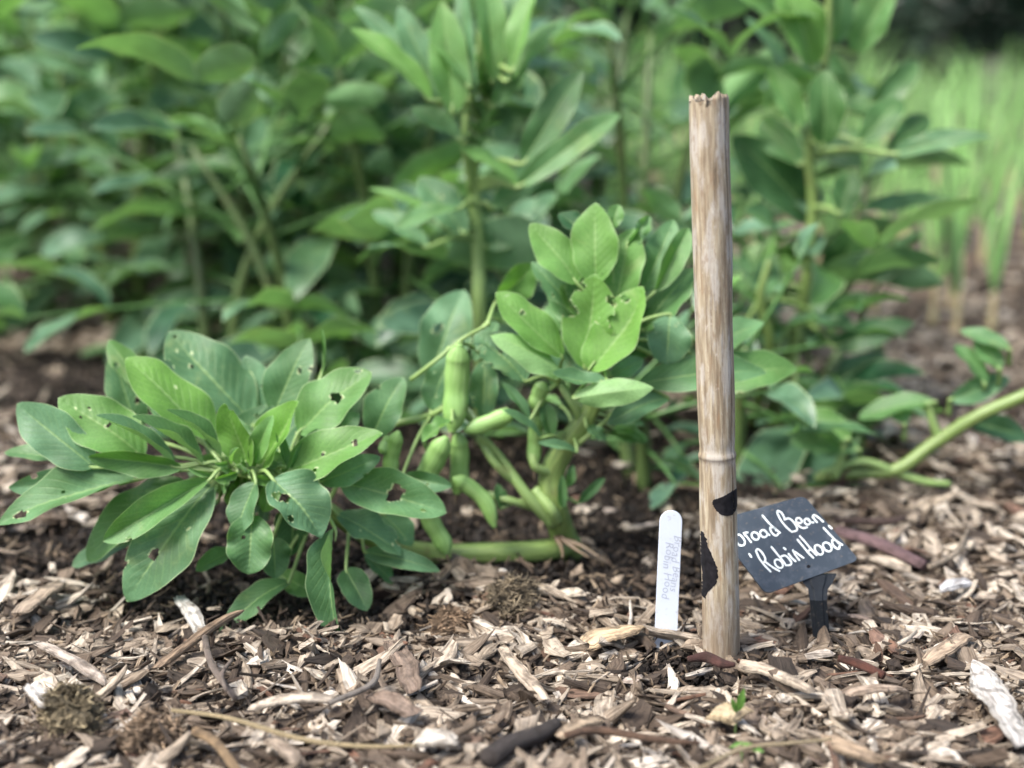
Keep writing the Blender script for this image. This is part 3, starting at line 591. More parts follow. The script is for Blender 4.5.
# ---- 6. generated plants of the bed -------------------------------------------------------
def compound(mb, base, out, nleaf, size, droop, tn, bl, res=(6, 9)):
    """rachis with paired leaflets"""
    out = norm(out); Lr = size * (1.0 + .32 * nleaf)
    side = norm(np.cross(out, [0, 0, 1]) + 1e-6)
    up = np.cross(side, out)
    pts = [base + out * Lr * t + np.array([0, 0, -droop * Lr * t * t]) for t in np.linspace(0, 1, 4)]
    tube(mb, pts, [.0024, .0019, .0015, .001], n=5, k=2, tone=.8, bloom=.1)
    for i in range(nleaf):
        t = 1 - (i // 2) * .33; sgn = 1 if i % 2 else -1
        b = base + out * Lr * t + np.array([0, 0, -droop * Lr * t * t])
        d = norm(out * rng.uniform(.5, 1.0) + side * sgn * rng.uniform(.45, 1.0) + np.array([0, 0, rng.uniform(-.45, .45) - droop * .6]))
        l_ = size * rng.uniform(.8, 1.15)
        leaf_grid(mb, b, b + d * l_, l_ * rng.uniform(.36, .48), nref=up + rng.normal(0, .3, 3), roll=rng.uniform(-.4, .4), fold=rng.uniform(.1, .5), arch=rng.uniform(.02, .12), tipc=rng.uniform(0, .3),
                  nu=res[0], nv=res[1], tone=float(np.clip(tn + rng.normal(0, .3), 0, 1)), bloom=float(np.clip(bl + rng.normal(0, .25), 0, 1)))

def bean_plant(x, y, h, nst, label, tn=.35, bl=.35, size=.072, separate=True, group=None, spread=.1, first=.15, dens=.030, lean=None):
    root = empty('broad_bean_plant', (x, y, 0), label, 'bean plant', group)
    fol = MB()
    for s in range(nst):
        az = rng.uniform(0, 6.28); sp = spread * rng.uniform(.3, 1) if nst > 1 else 0
        bx, by = x + .02 * math.cos(az), y + .02 * math.sin(az)
        hh = h * rng.uniform(.82, 1.03)
        lx, ly = (math.cos(az) * sp, math.sin(az) * sp) if lean is None else lean
        pts = [np.array([bx + lx * t * t, by + ly * t * t, hh * t + (0 if t else gh(bx, by) - .005)]) for t in (0, .33, .66, 1)]
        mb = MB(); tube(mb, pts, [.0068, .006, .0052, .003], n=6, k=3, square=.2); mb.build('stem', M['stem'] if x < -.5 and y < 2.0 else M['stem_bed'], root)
        zz = hh * first; ang = rng.uniform(0, 6.28)
        while zz < hh:
            t = zz / hh; p = np.array([bx + lx * t * t, by + ly * t * t, zz])
            ang += math.pi + rng.normal(0, .5)
            el = .15 + .9 * t ** 3 + rng.normal(0, .15)
            o = np.array([math.cos(ang) * math.cos(el), math.sin(ang) * math.cos(el), math.sin(el)])
            m_ = MB() if separate else fol
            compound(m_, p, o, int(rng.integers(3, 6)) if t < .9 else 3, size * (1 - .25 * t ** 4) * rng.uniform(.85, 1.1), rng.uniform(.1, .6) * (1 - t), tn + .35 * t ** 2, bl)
            if separate: m_.build('leaf', M['leaf_far'], root)
            zz += dens * rng.uniform(.7, 1.3) * (1 if t < .85 else .45)
    if not separate: fol.build('foliage', M['leaf_far'], root)
    return root

def bx(px, Y): return (px - 512) / F * Y * 1.0
BED = [ # px, Y, height, stems, label
 (205, 1.50, .30, 2, 'blurred leafy bean plant standing directly behind the holed front left shoot'),
 (300, 1.46, .26, 2, 'low blue green bean plant behind the right half of the holed front left shoot'),
 (385, 1.52, .36, 2, 'dark leafy bean plant just left of the tall pale stemmed one'),
 (440, 1.62, .30, 2, 'shaded bean plant half hidden behind the tall pale stemmed one'),
 (30, 1.95, .50, 3, 'bean plant with thick bare pale stems at the left edge above open mulch'),
 (120, 1.85, .46, 3, 'second bean plant from the left edge in the nearest row of the bed'),
 (250, 1.80, .50, 3, 'dense bean plant in the second row above the front left shoot'),
 (345, 1.85, .50, 3, 'dense bean plant in the second row, left of the tall pale stemmed one'),
 (640, 1.50, .37, 3, 'dark bushy bean plant filling the gap left of the bamboo stake top'),
 (585, 1.72, .40, 3, 'shaded bean plant between the tall pale stemmed one and the stake'),
 (770, 1.38, .15, 2, 'dark low bushy bean plant just right of the stake at mid height'),
]
for (px, Y, h, ns, lab) in BED:
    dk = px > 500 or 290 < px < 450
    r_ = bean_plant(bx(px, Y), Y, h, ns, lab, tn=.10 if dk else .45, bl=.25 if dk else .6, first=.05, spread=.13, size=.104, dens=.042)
# low dark growth around the foot of the middle plants
for (px, py, h, lab) in ((650, 470, .10, 'low dark leaved bean seedling behind the white plant label'), (735, 455, .12, 'low dark leaved bean plant behind the slate name tag'),
                         (800, 430, .11, 'low dark leaved bean plant right of the stake, above the slate tag'), (600, 440, .16, 'low shaded bean plant behind the pods of the middle plant')):
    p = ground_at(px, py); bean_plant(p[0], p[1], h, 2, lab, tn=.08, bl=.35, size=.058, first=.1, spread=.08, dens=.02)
G2 = 'bean plants packed together in the back of the bed'
for Y, x0, x1, step in ((2.15, -20, 600, 105), (2.55, -30, 590, 105), (3.1, -20, 560, 95), (3.8, 0, 540, 90)):
    px = x0
    while px < x1:
        yy = Y + rng.uniform(-.1, .1)
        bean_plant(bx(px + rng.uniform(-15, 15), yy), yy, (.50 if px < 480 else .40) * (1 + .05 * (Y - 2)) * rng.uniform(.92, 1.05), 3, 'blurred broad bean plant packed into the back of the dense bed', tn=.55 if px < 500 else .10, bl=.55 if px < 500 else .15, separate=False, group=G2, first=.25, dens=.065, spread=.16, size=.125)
        px += step

# ---- 7. onions -----------------------------------------------------------------------------
G3 = 'onions growing in rows at the right'
def onion(x, y, h):
    root = empty('onion_plant', (x, y, float(gh(x, y)) - .002), 'blurred onion plant with upright tubular green leaves in the rows at right', 'onion', G3)
    o0 = np.array([x, y, float(gh(x, y)) - .002])
    mb = MB(); tube(mb, [o0, o0 + [0, 0, .012], o0 + [0, 0, .03], o0 + [0, 0, .07]], [.003, .0065, .0045, .004], n=8, k=3); mb.build('bulb', M['onion_base'], root)
    lf = MB()
    for i in range(int(rng.integers(4, 7))):
        a = rng.uniform(0, 6.28); s = rng.uniform(.04, .38); hh = h * rng.uniform(.6, 1.05); tn = rng.uniform(0, 1.3)
        d = np.array([math.cos(a), math.sin(a), 0])
        kink = rng.random() < .2
        pts = [o0 + [0, 0, .06], o0 + d * s * hh * .2 + [0, 0, hh * .4], o0 + d * s * hh * .5 + [0, 0, hh * .75], o0 + d * s * hh * (1.4 if kink else .95) + [0, 0, hh * (.55 if kink else 1.0)]]
        tube(lf, pts, [.003, .0040, .0030, .0005], n=6, k=4, tone=tn)
    lf.build('leaves', M['onion'], root); return root
protos = [onion(bx(940, 1.9), 1.9, .33), onion(bx(880, 1.95), 1.95, .30), onion(bx(1000, 1.85), 1.85, .34), onion(bx(965, 2.1), 2.1, .36)]
spots = []
for Y in np.concatenate([np.arange(1.78, 3.2, .19), np.arange(3.2, 7.0, .36)]):
    x0 = 860 if Y < 2.25 else 745 if Y < 2.6 else 610 if Y < 3.4 else 570
    xs = np.arange(bx(x0, Y), bx(1060, Y), .13 if Y < 3.2 else .20)
    for x in xs: spots.append((x + rng.uniform(-.03, .03), Y + rng.uniform(-.05, .05)))
spots = sorted(spots, key=lambda s: s[1])[:285]
for i, (x, y) in enumerate(spots):
    src = protos[i % 4]; c_ = src.copy(); COL.objects.link(c_)
    c_.location = (x, y, float(gh(x, y)) - .002); c_.rotation_euler.z = rng.uniform(0, 6.28); sc_ = rng.uniform(.85, 1.15) * (1.15 if y > 3.2 else 1); c_.scale = (sc_,) * 3
    for ch in src.children:
        d_ = ch.copy(); COL.objects.link(d_); d_.parent = c_

# ---- 8. far hedge --------------------------------------------------------------------------
for i, xh in enumerate(np.linspace(-5.5, 5.5, 9)):
    root = empty('hedge_shrub', (xh, 10 + (i % 2) * .4, 0), 'dark blurred shrub in the hedge along the far end of the plot', 'shrub', 'shrubs of the far hedge')
    yh = 10 + (i % 2) * .4
    mb = MB()
    N = 5200; c3 = np.array([xh, yh, 1.3]); q = rng.normal(0, 1, (N, 3)); q /= np.linalg.norm(q, axis=1)[:, None]
    q *= (rng.uniform(.35, 1, (N, 1)) ** .4) * (1 + .22 * np.sin(q[:, :1] * 7 + i) * np.cos(q[:, 2:] * 6 + i))
    P = c3 + q * [.95, .8, 1.35]
    n3 = rng.normal(0, 1, (N, 3)); n3 /= np.linalg.norm(n3, axis=1)[:, None]
    u3 = np.cross(n3, [0, 0, 1.0]); u3 /= np.linalg.norm(u3, axis=1)[:, None] + 1e-6; w3 = np.cross(n3, u3)
    s3 = rng.uniform(.05, .09, (N, 1))
    V4 = np.stack([P - u3 * s3, P - w3 * s3 * .5, P + u3 * s3, P + w3 * s3 * .5], 1).reshape(-1, 3)
    mb.add(V4, np.arange(N * 4).reshape(N, 4), tone=np.repeat(rng.uniform(0, 1, N), 4)); mb.build('foliage', M['hedge'], root, smooth=False)
    tk = MB(); tube(tk, [(xh, yh, 0), (xh + .04, yh, .7), (xh - .03, yh, 1.6)], [.06, .045, .02], n=8); tk.build('trunk', M['bark'], root)

# ------------------------------------------------------------------ mulch
def chips(N, X, Y, Lm, Wm, Tm, z0, tilt, ringK=5, Mn=6, bend=.1, spl=.5, yaw=None):
    s = np.linspace(-.5, .5, ringK)
    ang = np.linspace(0, 2 * math.pi, Mn, endpoint=False) + math.pi / Mn
    cy = np.sign(np.cos(ang)) * np.abs(np.cos(ang)) ** .45; cz = np.sign(np.sin(ang)) * np.abs(np.sin(ang)) ** .6
    wj = 1 + rng.normal(0, .12, (N, ringK, 1))
    taper = np.ones((N, ringK, 1))
    te = rng.random((N, 2)) < spl
    e0 = np.where(te[:, 0], rng.uniform(.12, .55, N), rng.uniform(.75, 1.0, N)); e1 = np.where(te[:, 1], rng.uniform(.12, .55, N), rng.uniform(.75, 1.0, N))
    taper[:, 0, 0] = e0; taper[:, -1, 0] = e1; taper[:, 1, 0] = (1 + e0) / 2 * .98; taper[:, -2, 0] = (1 + e1) / 2 * .98
    oy = cy[None, None, :] * wj * taper * (1 + rng.normal(0, .10, (N, ringK, Mn)))
    oz = cz[None, None, :] * (1 + rng.normal(0, .10, (N, ringK, Mn)) + rng.normal(0, .22, (N, 1, Mn))) * (.6 + .4 * taper)
    sx = s[None, :, None] + rng.normal(0, .14, (N, 1, 1)) * cy[None, None, :] * (Wm / Lm)[:, None, None] * np.sign(s)[None, :, None]
    sx = sx + (np.abs(s) > .49)[None, :, None] * rng.normal(0, .10, (N, ringK, Mn)) * np.minimum(1, (Wm / Lm) * 2)[:, None, None]
    x = sx * Lm[:, None, None]; y = oy * Wm[:, None, None] / 2; z = oz * Tm[:, None, None] / 2
    y = y + (rng.normal(0, bend, (N, 1, 1)) * Lm[:, None, None]) * (sx ** 2) * 2
    z = z + (rng.normal(0, bend, (N, 1, 1)) * Lm[:, None, None]) * (sx ** 2) * 2
    tw = rng.normal(0, .35, (N, 1, 1)) * sx * 2
    y, z = y * np.cos(tw) - z * np.sin(tw), y * np.sin(tw) + z * np.cos(tw)
    rl = rng.normal(0, tilt * 1.2, (N, 1, 1)); pt = rng.normal(0, tilt, (N, 1, 1)); yw = rng.uniform(0, 2 * math.pi, (N, 1, 1)) if yaw is None else yaw.reshape(N, 1, 1)
    y, z = y * np.cos(rl) - z * np.sin(rl), y * np.sin(rl) + z * np.cos(rl)
    x, z = x * np.cos(pt) - z * np.sin(pt), x * np.sin(pt) + z * np.cos(pt)
    x, y = x * np.cos(yw) - y * np.sin(yw), x * np.sin(yw) + y * np.cos(yw)
    P = np.stack([x + X[:, None, None], y + Y[:, None, None], z + z0[:, None, None] + gh(X, Y)[:, None, None]], -1)
    uu = np.broadcast_to(s[None, :, None] * Lm[:, None, None], (N, ringK, Mn)) + rng.uniform(0, 9, (N, 1, 1))
    per = 2 * (Wm + Tm)
    vv = np.broadcast_to(np.minimum(np.arange(Mn), Mn - np.arange(Mn))[None, None, :] / Mn * per[:, None, None], (N, ringK, Mn)) + rng.uniform(0, 9, (N, 1, 1))
    base = (np.arange(N) * ringK * Mn)[:, None, None]
    i = np.arange(ringK - 1)[:, None]; j = np.arange(Mn)[None, :]
    q = np.stack([i * Mn + j, i * Mn + (j + 1) % Mn, (i + 1) * Mn + (j + 1) % Mn, (i + 1) * Mn + j], -1).reshape(-1, 4)
    Fq = (base + q[None]).reshape(-1, 4)
    c0_ = (np.arange(N) * ringK * Mn)[:, None] + np.arange(Mn)[None, ::-1]; c1_ = (np.arange(N) * ringK * Mn)[:, None] + (ringK - 1) * Mn + np.arange(Mn)[None, :]
    return P.reshape(-1, 3), Fq.tolist() + c0_.tolist() + c1_.tolist(), np.stack([uu.ravel(), vv.ravel()], 1)

def soil_mask(X, Y):                     # dark bare compost round the plants
    def ell(px, py, rx, ry):
        c_ = ground_at(px, py); return ((X - c_[0]) / rx) ** 2 + ((Y - c_[1]) / ry) ** 2
    return np.minimum.reduce([ell(560, 540, .10, .085), ell(430, 530, .12, .10), ell(612, 568, .085, .07), ell(665, 664, .022, .026), ell(724, 684, .024, .020), ell(821, 668, .020, .026), ell(290, 605, .115, .05), ell(200, 545, .17, .09), ell(330, 450, .26, .17), ell(640, 450, .20, .17), ell(200, 380, .3, .2)])

def scatter(N, y0, y1, power):
    u_ = rng.random(N); Y = (y0 ** (1 - power) + u_ * (y1 ** (1 - power) - y0 ** (1 - power))) ** (1 / (1 - power))
    X = rng.uniform(-1, 1, N) * (Y * .40 + .06)
    return X, Y

def field(name, mat, N, y0, y1, power, Lr, Wr, Tr, zr, tilt, maskp=.95, **kw):
    X, Y = scatter(N, y0, y1, power)
    keep = (soil_mask(X, Y) > 1) | (rng.random(N) > maskp)
    X, Y = X[keep], Y[keep]; n = len(X)
    L = rng.uniform(0, 1, n) ** 1.8 * (Lr[1] - Lr[0]) + Lr[0]; W = rng.uniform(*Wr, n); W = np.minimum(W, L * .8); T = rng.uniform(*Tr, n)
    P, Fc, UVs = chips(n, X, Y, L, W, T, rng.uniform(*zr, n), tilt, **kw)
    mb = MB(); mb.add(P, Fc, UVs); return mb

mb = field('wood_chips', M['chips'], 11000, .56, 1.25, 2.2, (.010, .046), (.0035, .0150), (.0012, .0044), (.000, .015), .25, ringK=6, Mn=8, spl=.65)
m2 = field('x', None, 2600, .56, 1.25, 2.2, (.020, .066), (.0014, .0050), (.0008, .0024), (.006, .014), .16, spl=.8, bend=.16)
mb.add(np.concatenate(m2.v), m2.f, np.concatenate(m2.uv))
m2 = field('x', None, 2200, .56, 1.2, 2.2, (.009, .022), (.007, .015), (.003, .009), (.000, .008), .5, spl=.2)
mb.add(np.concatenate(m2.v), m2.f, np.concatenate(m2.uv))
m2 = field('x', None, 9500, 1.2, 3.6, 1.6, (.015, .05), (.006, .018), (.002, .006), (.000, .012), .25, ringK=4)
mb.add(np.concatenate(m2.v), m2.f, np.concatenate(m2.uv))
o = mb.build('wood_chip_mulch', M['chips'], smooth=False, attrs=False); props(o, 'layer of weathered wood chips covering the bed', 'wood chips', kind='stuff')
mb = field('fines', None, 28000, .56, 1.3, 2.0, (.003, .016), (.0007, .0035), (.0005, .002), (.000, .015), .5, ringK=4, Mn=4, maskp=.6)
o = mb.build('mulch_fines', M['fines'], smooth=False, attrs=False); props(o, 'fine dark shreds of bark and wood between the chips', 'mulch', kind='stuff')
# crumbs of compost
X, Y = scatter(70000, .6, 1.7, 1.5); kp = soil_mask(X, Y) < 1.25; X, Y = X[kp], Y[kp]; n = len(X)
sz = rng.uniform(.0015, .006, n)
P, Fc, UVs = chips(n, X, Y, sz, sz * .95, sz * .9, rng.uniform(-.001, .008, n), 1.0, ringK=4, Mn=5, spl=1)
mb = MB(); mb.add(P, Fc, UVs); o = mb.build('compost_crumbs', M['crumb'], smooth=False, attrs=False); props(o, 'dark crumbly compost around the feet of the bean plants', 'compost', kind='stuff')

# ------------------------------------------------------------------ single pieces lying on top
def piece(name, p0, p1, wpx, tmm, colr, label, cat, z=.012, rk=26, mn=30, taper=(.8, .7), bendz=.002, jag=.10, speck=.3, cracks=0):
    """a long flat fragment between two ground pixels: ridged fibres, torn ends"""
    z -= .004; a = ground_at(*p0, z); b = ground_at(*p1, z); a[2] += float(gh(a[0], a[1])) + .011; b[2] += float(gh(b[0], b[1])) + .011
    d = b - a; L = np.linalg.norm(d); d = d / L; d[2] += rng.normal(0, .06); d = norm(d)
    up = np.array([rng.normal(0, .12), -.30 + rng.normal(0, .12), 1.]); up = norm(up - d * np.dot(up, d)); sd = np.cross(up, d)
    W = wpx * m_per_px(a[1]) * 1.05; T = tmm / 1000 * .62
    an = 2 * math.pi * (np.arange(mn) + .5) / mn
    cy = np.sign(np.cos(an)) * np.abs(np.cos(an)) ** .5; cz = np.sign(np.sin(an)) * np.abs(np.sin(an)) ** .7
    ridge = rng.normal(0, .30, mn); jg = [rng.normal(0, 1, mn), rng.normal(0, 1, mn)]
    jg = [(q + np.roll(q, 1)) * .5 for q in jg]; slant = rng.normal(0, .35, 2)
    wander = np.cumsum(rng.normal(0, 1, rk)); wander -= np.linspace(wander[0], wander[-1], rk)
    wl_ = 1 + .05 * np.cumsum(rng.normal(0, 1, rk)) ; wr_ = 1 + .05 * np.cumsum(rng.normal(0, 1, rk))
    V = []; UVs = []; tw = rng.normal(0, .25)
    for i in range(rk):
        t = i / (rk - 1)
        e0 = min(1, taper[0] + (1 - taper[0]) * (t * 4) ** .7); e1 = min(1, taper[1] + (1 - taper[1]) * ((1 - t) * 4) ** .7)
        thin = min(1, .35 + min(t, 1 - t) * 7)
        for j in range(mn):
            y_ = cy[j] * W / 2 * e0 * e1 * max(.45, (wl_[i] if cy[j] < 0 else wr_[i])) + W * .03 * wander[i]
            z_ = (cz[j] * (1 + ridge[j] + rng.normal(0, .07))) * T / 2 * thin + bendz * math.sin(t * math.pi)
            en = jg[0][j] * (1 - t) ** 6 - jg[1][j] * t ** 6; sl = (slant[0] * (1 - t) ** 3 + slant[1] * t ** 3) * cy[j]
            c_, s_ = math.cos(tw * (t - .5)), math.sin(tw * (t - .5)); y2, z2 = y_ * c_ - z_ * s_, y_ * s_ + z_ * c_
            V.append(a + d * (L * t + W * (.16 * en + .5 * sl)) + sd * y2 + up * z2); UVs.append((L * t, (min(j, mn - j) / mn) * 2 * (W + T)))
    Fc = [(i*mn + j, i*mn + (j+1) % mn, (i+1)*mn + (j+1) % mn, (i+1)*mn + j) for i in range(rk-1) for j in range(mn)]
    Fc += [tuple(range(mn))[::-1], tuple((rk-1)*mn + j for j in range(mn))]
    mb = MB(); mb.add(V, Fc, UVs)
    o = mb.build(name, one_wood(name + '_wood', tuple(c * .72 for c in colr), max(speck, .6)), smooth=False, loc=(a + b) / 2 - [0, 0, T / 2], attrs=False)
    return props(o, label, cat)
W_ = (.66, .61, .54); T_ = (.52, .42, .30); B_ = (.22, .15, .10); G_ = (.36, .32, .28)
piece('wood_chip', (972, 668), (1022, 748), 34, 3.5, (.66, .64, .60), 'large whitish bleached wood chip at the right edge', 'wood chip', z=.016, taper=(.35, .9))
piece('bark_flake', (588, 640), (640, 630), 30, 3, (.56, .43, .28), 'broad cracked tan flake of wood left of the white plant label', 'wood flake', z=.014, taper=(.8, .35), jag=.14)
piece('wood_chip', (742, 668), (812, 698), 17, 4, (.50, .43, .34), 'pale split plank of wood right of the foot of the bamboo stake', 'wood chip', z=.017, taper=(.8, .9))
piece('wood_chip', (712, 714), (741, 722), 22, 6, (.56, .46, .30), 'small square tan block of wood below the bamboo stake', 'wood chip', z=.015, taper=(.95, .95), jag=.04)
piece('wood_chip', (250, 706), (332, 704), 15, 4, (.58, .51, .42), 'flat cream wood chip above the long straw stalk', 'wood chip', z=.017, taper=(.6, .7))
piece('wood_chip', (418, 745), (456, 754), 20, 7, (.66, .62, .55), 'chunky white wood chip at the bottom beside the end of the straw', 'wood chip', z=.014, taper=(.95, .9), jag=.05)
piece('wood_splinter', (40, 648), (106, 680), 12, 4, (.48, .42, .36), 'long grey white splinter slanting down at far left', 'splinter', z=.018)
piece('wood_splinter', (502, 640), (545, 690), 13, 3.5, (.56, .47, .37), 'slanted pale brown splinter below the tan wood flake', 'splinter', z=.018)
piece('wood_chip', (375, 700), (412, 722), 22, 5, (.24, .18, .14), 'dull brown rough chip right of the cream one', 'wood chip', z=.015, taper=(.8, .8))
piece('wood_chip', (180, 598), (200, 622), 15, 3, (.55, .54, .50), 'pale grey wood chip under the largest drooping leaf at left', 'wood chip', z=.014)
piece('wood_chip', (20, 612), (62, 586), 17, 5, (.42, .34, .26), 'grey brown wood chunk at the left edge under the leaf tips', 'wood chip', z=.014)
piece('wood_chip', (158, 668), (240, 622), 10, 4, (.30, .22, .15), 'brown bark strip running under the front left leaves', 'bark strip', z=.013)
piece('wood_chip', (392, 640), (412, 690), 22, 5, (.25, .19, .15), 'upright dark brown chip of bark in front of the lying stem', 'wood chip', z=.016)
piece('wood_chip', (826, 742), (880, 764), 22, 5, (.40, .31, .22), 'tan brown wood chip at the bottom right of the straw', 'wood chip', z=.015)
piece('wood_chip', (926, 660), (970, 636), 16, 4, (.46, .36, .26), 'light brown chip up and left of the large whitish one', 'wood chip', z=.016)
piece('wood_chip', (940, 590), (975, 580), 13, 3, (.66, .66, .66), 'small white chip on the mulch right of the slate name tag', 'wood chip', z=.014)
piece('wood_chip', (30, 688), (50, 712), 16, 5, (.70, .68, .64), 'short white wood chip beside the left fibrous clump', 'wood chip', z=.02)
piece('wood_chip', (268, 738), (300, 762), 16, 4, (.34, .28, .22), 'grey chip below the straw stalk near the bottom edge', 'wood chip', z=.013)
piece('wood_chip', (560, 735), (600, 705), 18, 4, (.48, .38, .27), 'tan chip lying above the dark curved twig', 'wood chip', z=.016)
piece('wood_chip', (848, 700), (905, 690), 14, 4, (.44, .35, .27), 'thin brown plank chip left of the large whitish one', 'wood chip', z=.016)

def stick(name, pts, rad, colr, label, cat, z=.016, n=8, side=None, speck=.3):
    z -= .005; P = [ground_at(x, y, z) + [0, 0, .011 + float(gh(*ground_at(x, y, z)[:2]))] for x, y in pts]
    mb = MB(); tube(mb, P, rad, n=n, k=5)
    if side:
        for sp_, sr in side:
            tube(mb, [ground_at(x, y, z + .003 * i) for i, (x, y) in enumerate(sp_)], sr, n=6, k=4)
    o = mb.build(name, one_wood(name + '_skin', colr, max(speck, .5) if name == 'twig' else speck), loc=P[0], attrs=False); return props(o, label, cat)
stick('straw_stalk', [(172, 706), (230, 716), (300, 733), (360, 742), (416, 753)], [.0011, .0013, .0014, .0012, .0008], (.66, .54, .32), 'long pale yellow straw stalk crossing the mulch at bottom left', 'straw', z=.022, speck=.05)
stick('straw_stalk', [(698, 768), (745, 745), (790, 740), (832, 738)], [.0010, .0011, .0010, .0007], (.60, .50, .32), 'thin tan straw at the bottom below the small tan block', 'straw', z=.022, speck=.05)
stick('twig', [(688, 662), (706, 660), (722, 666), (735, 668)], [.0016, .0033, .0030, .0012], (.13, .06, .05), 'short reddish purple twig lying against the foot of the bamboo stake', 'twig', z=.017)
stick('twig', [(838, 664), (858, 668), (884, 676)], [.0020, .0028, .0024], (.17, .07, .05), 'stubby red brown twig under the slate name tag', 'twig', z=.017)
stick('twig', [(488, 768), (510, 752), (540, 735), (556, 722)], [.0052, .0050, .0045, .0038], (.10, .085, .08), 'thick dark grey curved twig at the bottom middle', 'twig', z=.015)
stick('twig', [(566, 733), (600, 722), (655, 735), (700, 742)], [.0018, .0022, .0018, .0010], (.24, .15, .10), 'slender brown twig arching over the bottom middle mulch', 'twig', z=.021)
stick('twig', [(838, 528), (880, 542), (925, 558)], [.0042, .0046, .0040], (.26, .17, .18), 'purplish stem piece lying behind the slate name tag', 'twig', z=.014)
stick('twig', [(835, 518), (885, 524), (905, 522)], [.0030, .0030, .0020], (.12, .08, .07), 'dark shaded stick lying just behind the purplish stem piece', 'twig', z=.014)
stick('twig', [(205, 640), (212, 668), (235, 695)], [.0018, .0020, .0016], (.34, .28, .24), 'forked grey twig in the mulch left of centre', 'twig', z=.02, side=[([(232, 660), (222, 674), (226, 690)], [.0012, .0012, .001])])
stick('twig', [(330, 706), (372, 690), (380, 668)], [.0014, .0018, .0012], (.42, .38, .34), 'whitish crooked twig right of the cream chip', 'twig', z=.022)
stick('twig', [(195, 728), (215, 740), (240, 766)], [.0026, .0024, .0022], (.48, .34, .20), 'tan stick poking out right of the fibrous clumps', 'twig', z=.02)
stick('twig', [(930, 560), (955, 550), (968, 530)], [.002, .0022, .0015], (.50, .42, .32), 'pale bent twig on the mulch at right below the fallen stem', 'twig', z=.018)

def clump(px, py, rx, rz, colr, label, nf=1300, name='fibre_clump', fl=.008):
    c_ = ground_at(px, py); r = rx
    base = np.array([c_[0], c_[1], float(gh(c_[0], c_[1])) + .011 + rz * .25])
    mb = MB(); nu, nv = 26, 16; V = []; ph = rng.uniform(0, 6, 6)
    for i in range(nv + 1):
        th = math.pi * i / nv
        for j in range(nu):
            a = 2 * math.pi * j / nu; d = np.array([math.sin(th) * math.cos(a), math.sin(th) * math.sin(a), math.cos(th)])
            q = .85 + .26 * math.sin(2 * a + ph[0]) * math.sin(th * 3 + ph[1]) + .2 * math.sin(7 * a + ph[2]) * math.sin(5 * th + ph[3]) + rng.normal(0, .04)
            V.append(base + d * q * [r, r * .8, rz])
    fcs = [(i*nu + j, (i+1)*nu + j, (i+1)*nu + (j+1) % nu, i*nu + (j+1) % nu) for i in range(nv) for j in range(nu)]
    mb.add(V, fcs, np.random.default_rng(1).uniform(0, .2, (len(V), 2)))
    idx = rng.integers(0, len(V), nf); Va = np.array(V)[idx]; out = Va - base; out /= np.linalg.norm(out, axis=1)[:, None] + 1e-9
    n = nf; X = Va[:, 0] + rng.normal(0, .001, n); Y = Va[:, 1] + rng.normal(0, .001, n)
    L = rng.uniform(.4, 1.2, n) * fl; P, Fc, UVs = chips(n, X, Y, L, rng.uniform(.0005, .0018, n), rng.uniform(.0003, .0009, n), Va[:, 2] - gh(X, Y) + rng.uniform(0, .001, n), .45, ringK=3 + 1, Mn=4, bend=.3, spl=.9)
    mb.add(P, Fc, UVs)
    o = mb.build(name, wood_material(name + '_fibre', [(0, tuple(x * .45 for x in colr)), (.6, colr), (1, tuple(min(.7, x * 1.9) for x in colr))], speck=.3), smooth=False, loc=base - [0, 0, rz], attrs=False)
    props(o, label, 'clump')
clump(72, 735, .019, .016, (.24, .20, .125), 'greenish brown fibrous clump at the bottom left corner')
clump(150, 748, .017, .014, (.27, .20, .135), 'brown shredded clump just right of the bottom left one')
clump(512, 612, .0165, .014, (.20, .165, .11), 'round fibrous brown clump in front of the base of the middle plant')
clump(455, 622, .017, .008, (.22, .155, .10), 'low brown lump of matted fibres left of the round clump', nf=600, name='bark_lump')

# little green seedlings
for (px, py, dx, dy, w_, lab) in ((736, 712, 8, -24, 10, 'tiny bright green seedling leaf beside the square tan block'), (742, 742, 22, 10, 7, 'tiny green sprig below the square tan block')):
    p = ground_at(px, py, .016); root = empty('seedling', (p[0], p[1], .006), lab, 'seedling')
    for sgn, ln in ((1, 1), (-1, .6)):
        t = at(px + dx * sgn * ln, py + dy * ln, p[1] - .004)
        mb = MB(); leaf_grid(mb, p, t, w_ * m_per_px(p[1]) * ln, roll=.3 * sgn, fold=.3, tone=1, bloom=.1, nu=8, nv=10); mb.build('leaf', M['leaf'], root)
    mb = MB(); tube(mb, [p - [0, 0, .012], p], [.0008, .0006], n=5); mb.build('stem', M['stem_pale'], root)

# ------------------------------------------------------------------ bamboo stake
YS = .775
sb_ = at(725, 672, YS); stp = at(709, 97, YS)
k = NT('weathered_bamboo')
co = k.n('ShaderNodeUVMap').outputs[0]
mp = k.n('ShaderNodeMapping', {0: co, 'Scale': (26, 430, 1)}).outputs[0]; mp2 = k.n('ShaderNodeMapping', {0: co, 'Scale': (34, 150, 1)}).outputs[0]; mp3 = k.n('ShaderNodeMapping', {0: co, 'Scale': (60, 1500, 1)}).outputs[0]
f1 = k.n('ShaderNodeTexNoise', {0: mp, 'Scale': 1.0, 'Detail': 7.0, 'Roughness': .62}).outputs[0]
f2 = k.n('ShaderNodeTexNoise', {0: mp2, 'Scale': 1.0, 'Detail': 6.0, 'Roughness': .6}).outputs[0]
f3 = k.n('ShaderNodeTexNoise', {0: mp3, 'Scale': 1.0, 'Detail': 4.0}).outputs[0]
col = k.ramp(f1, [(.30, (.11, .080, .050)), (.43, (.22, .172, .115)), (.56, (.325, .272, .188)), (.70, (.45, .40, .30))])
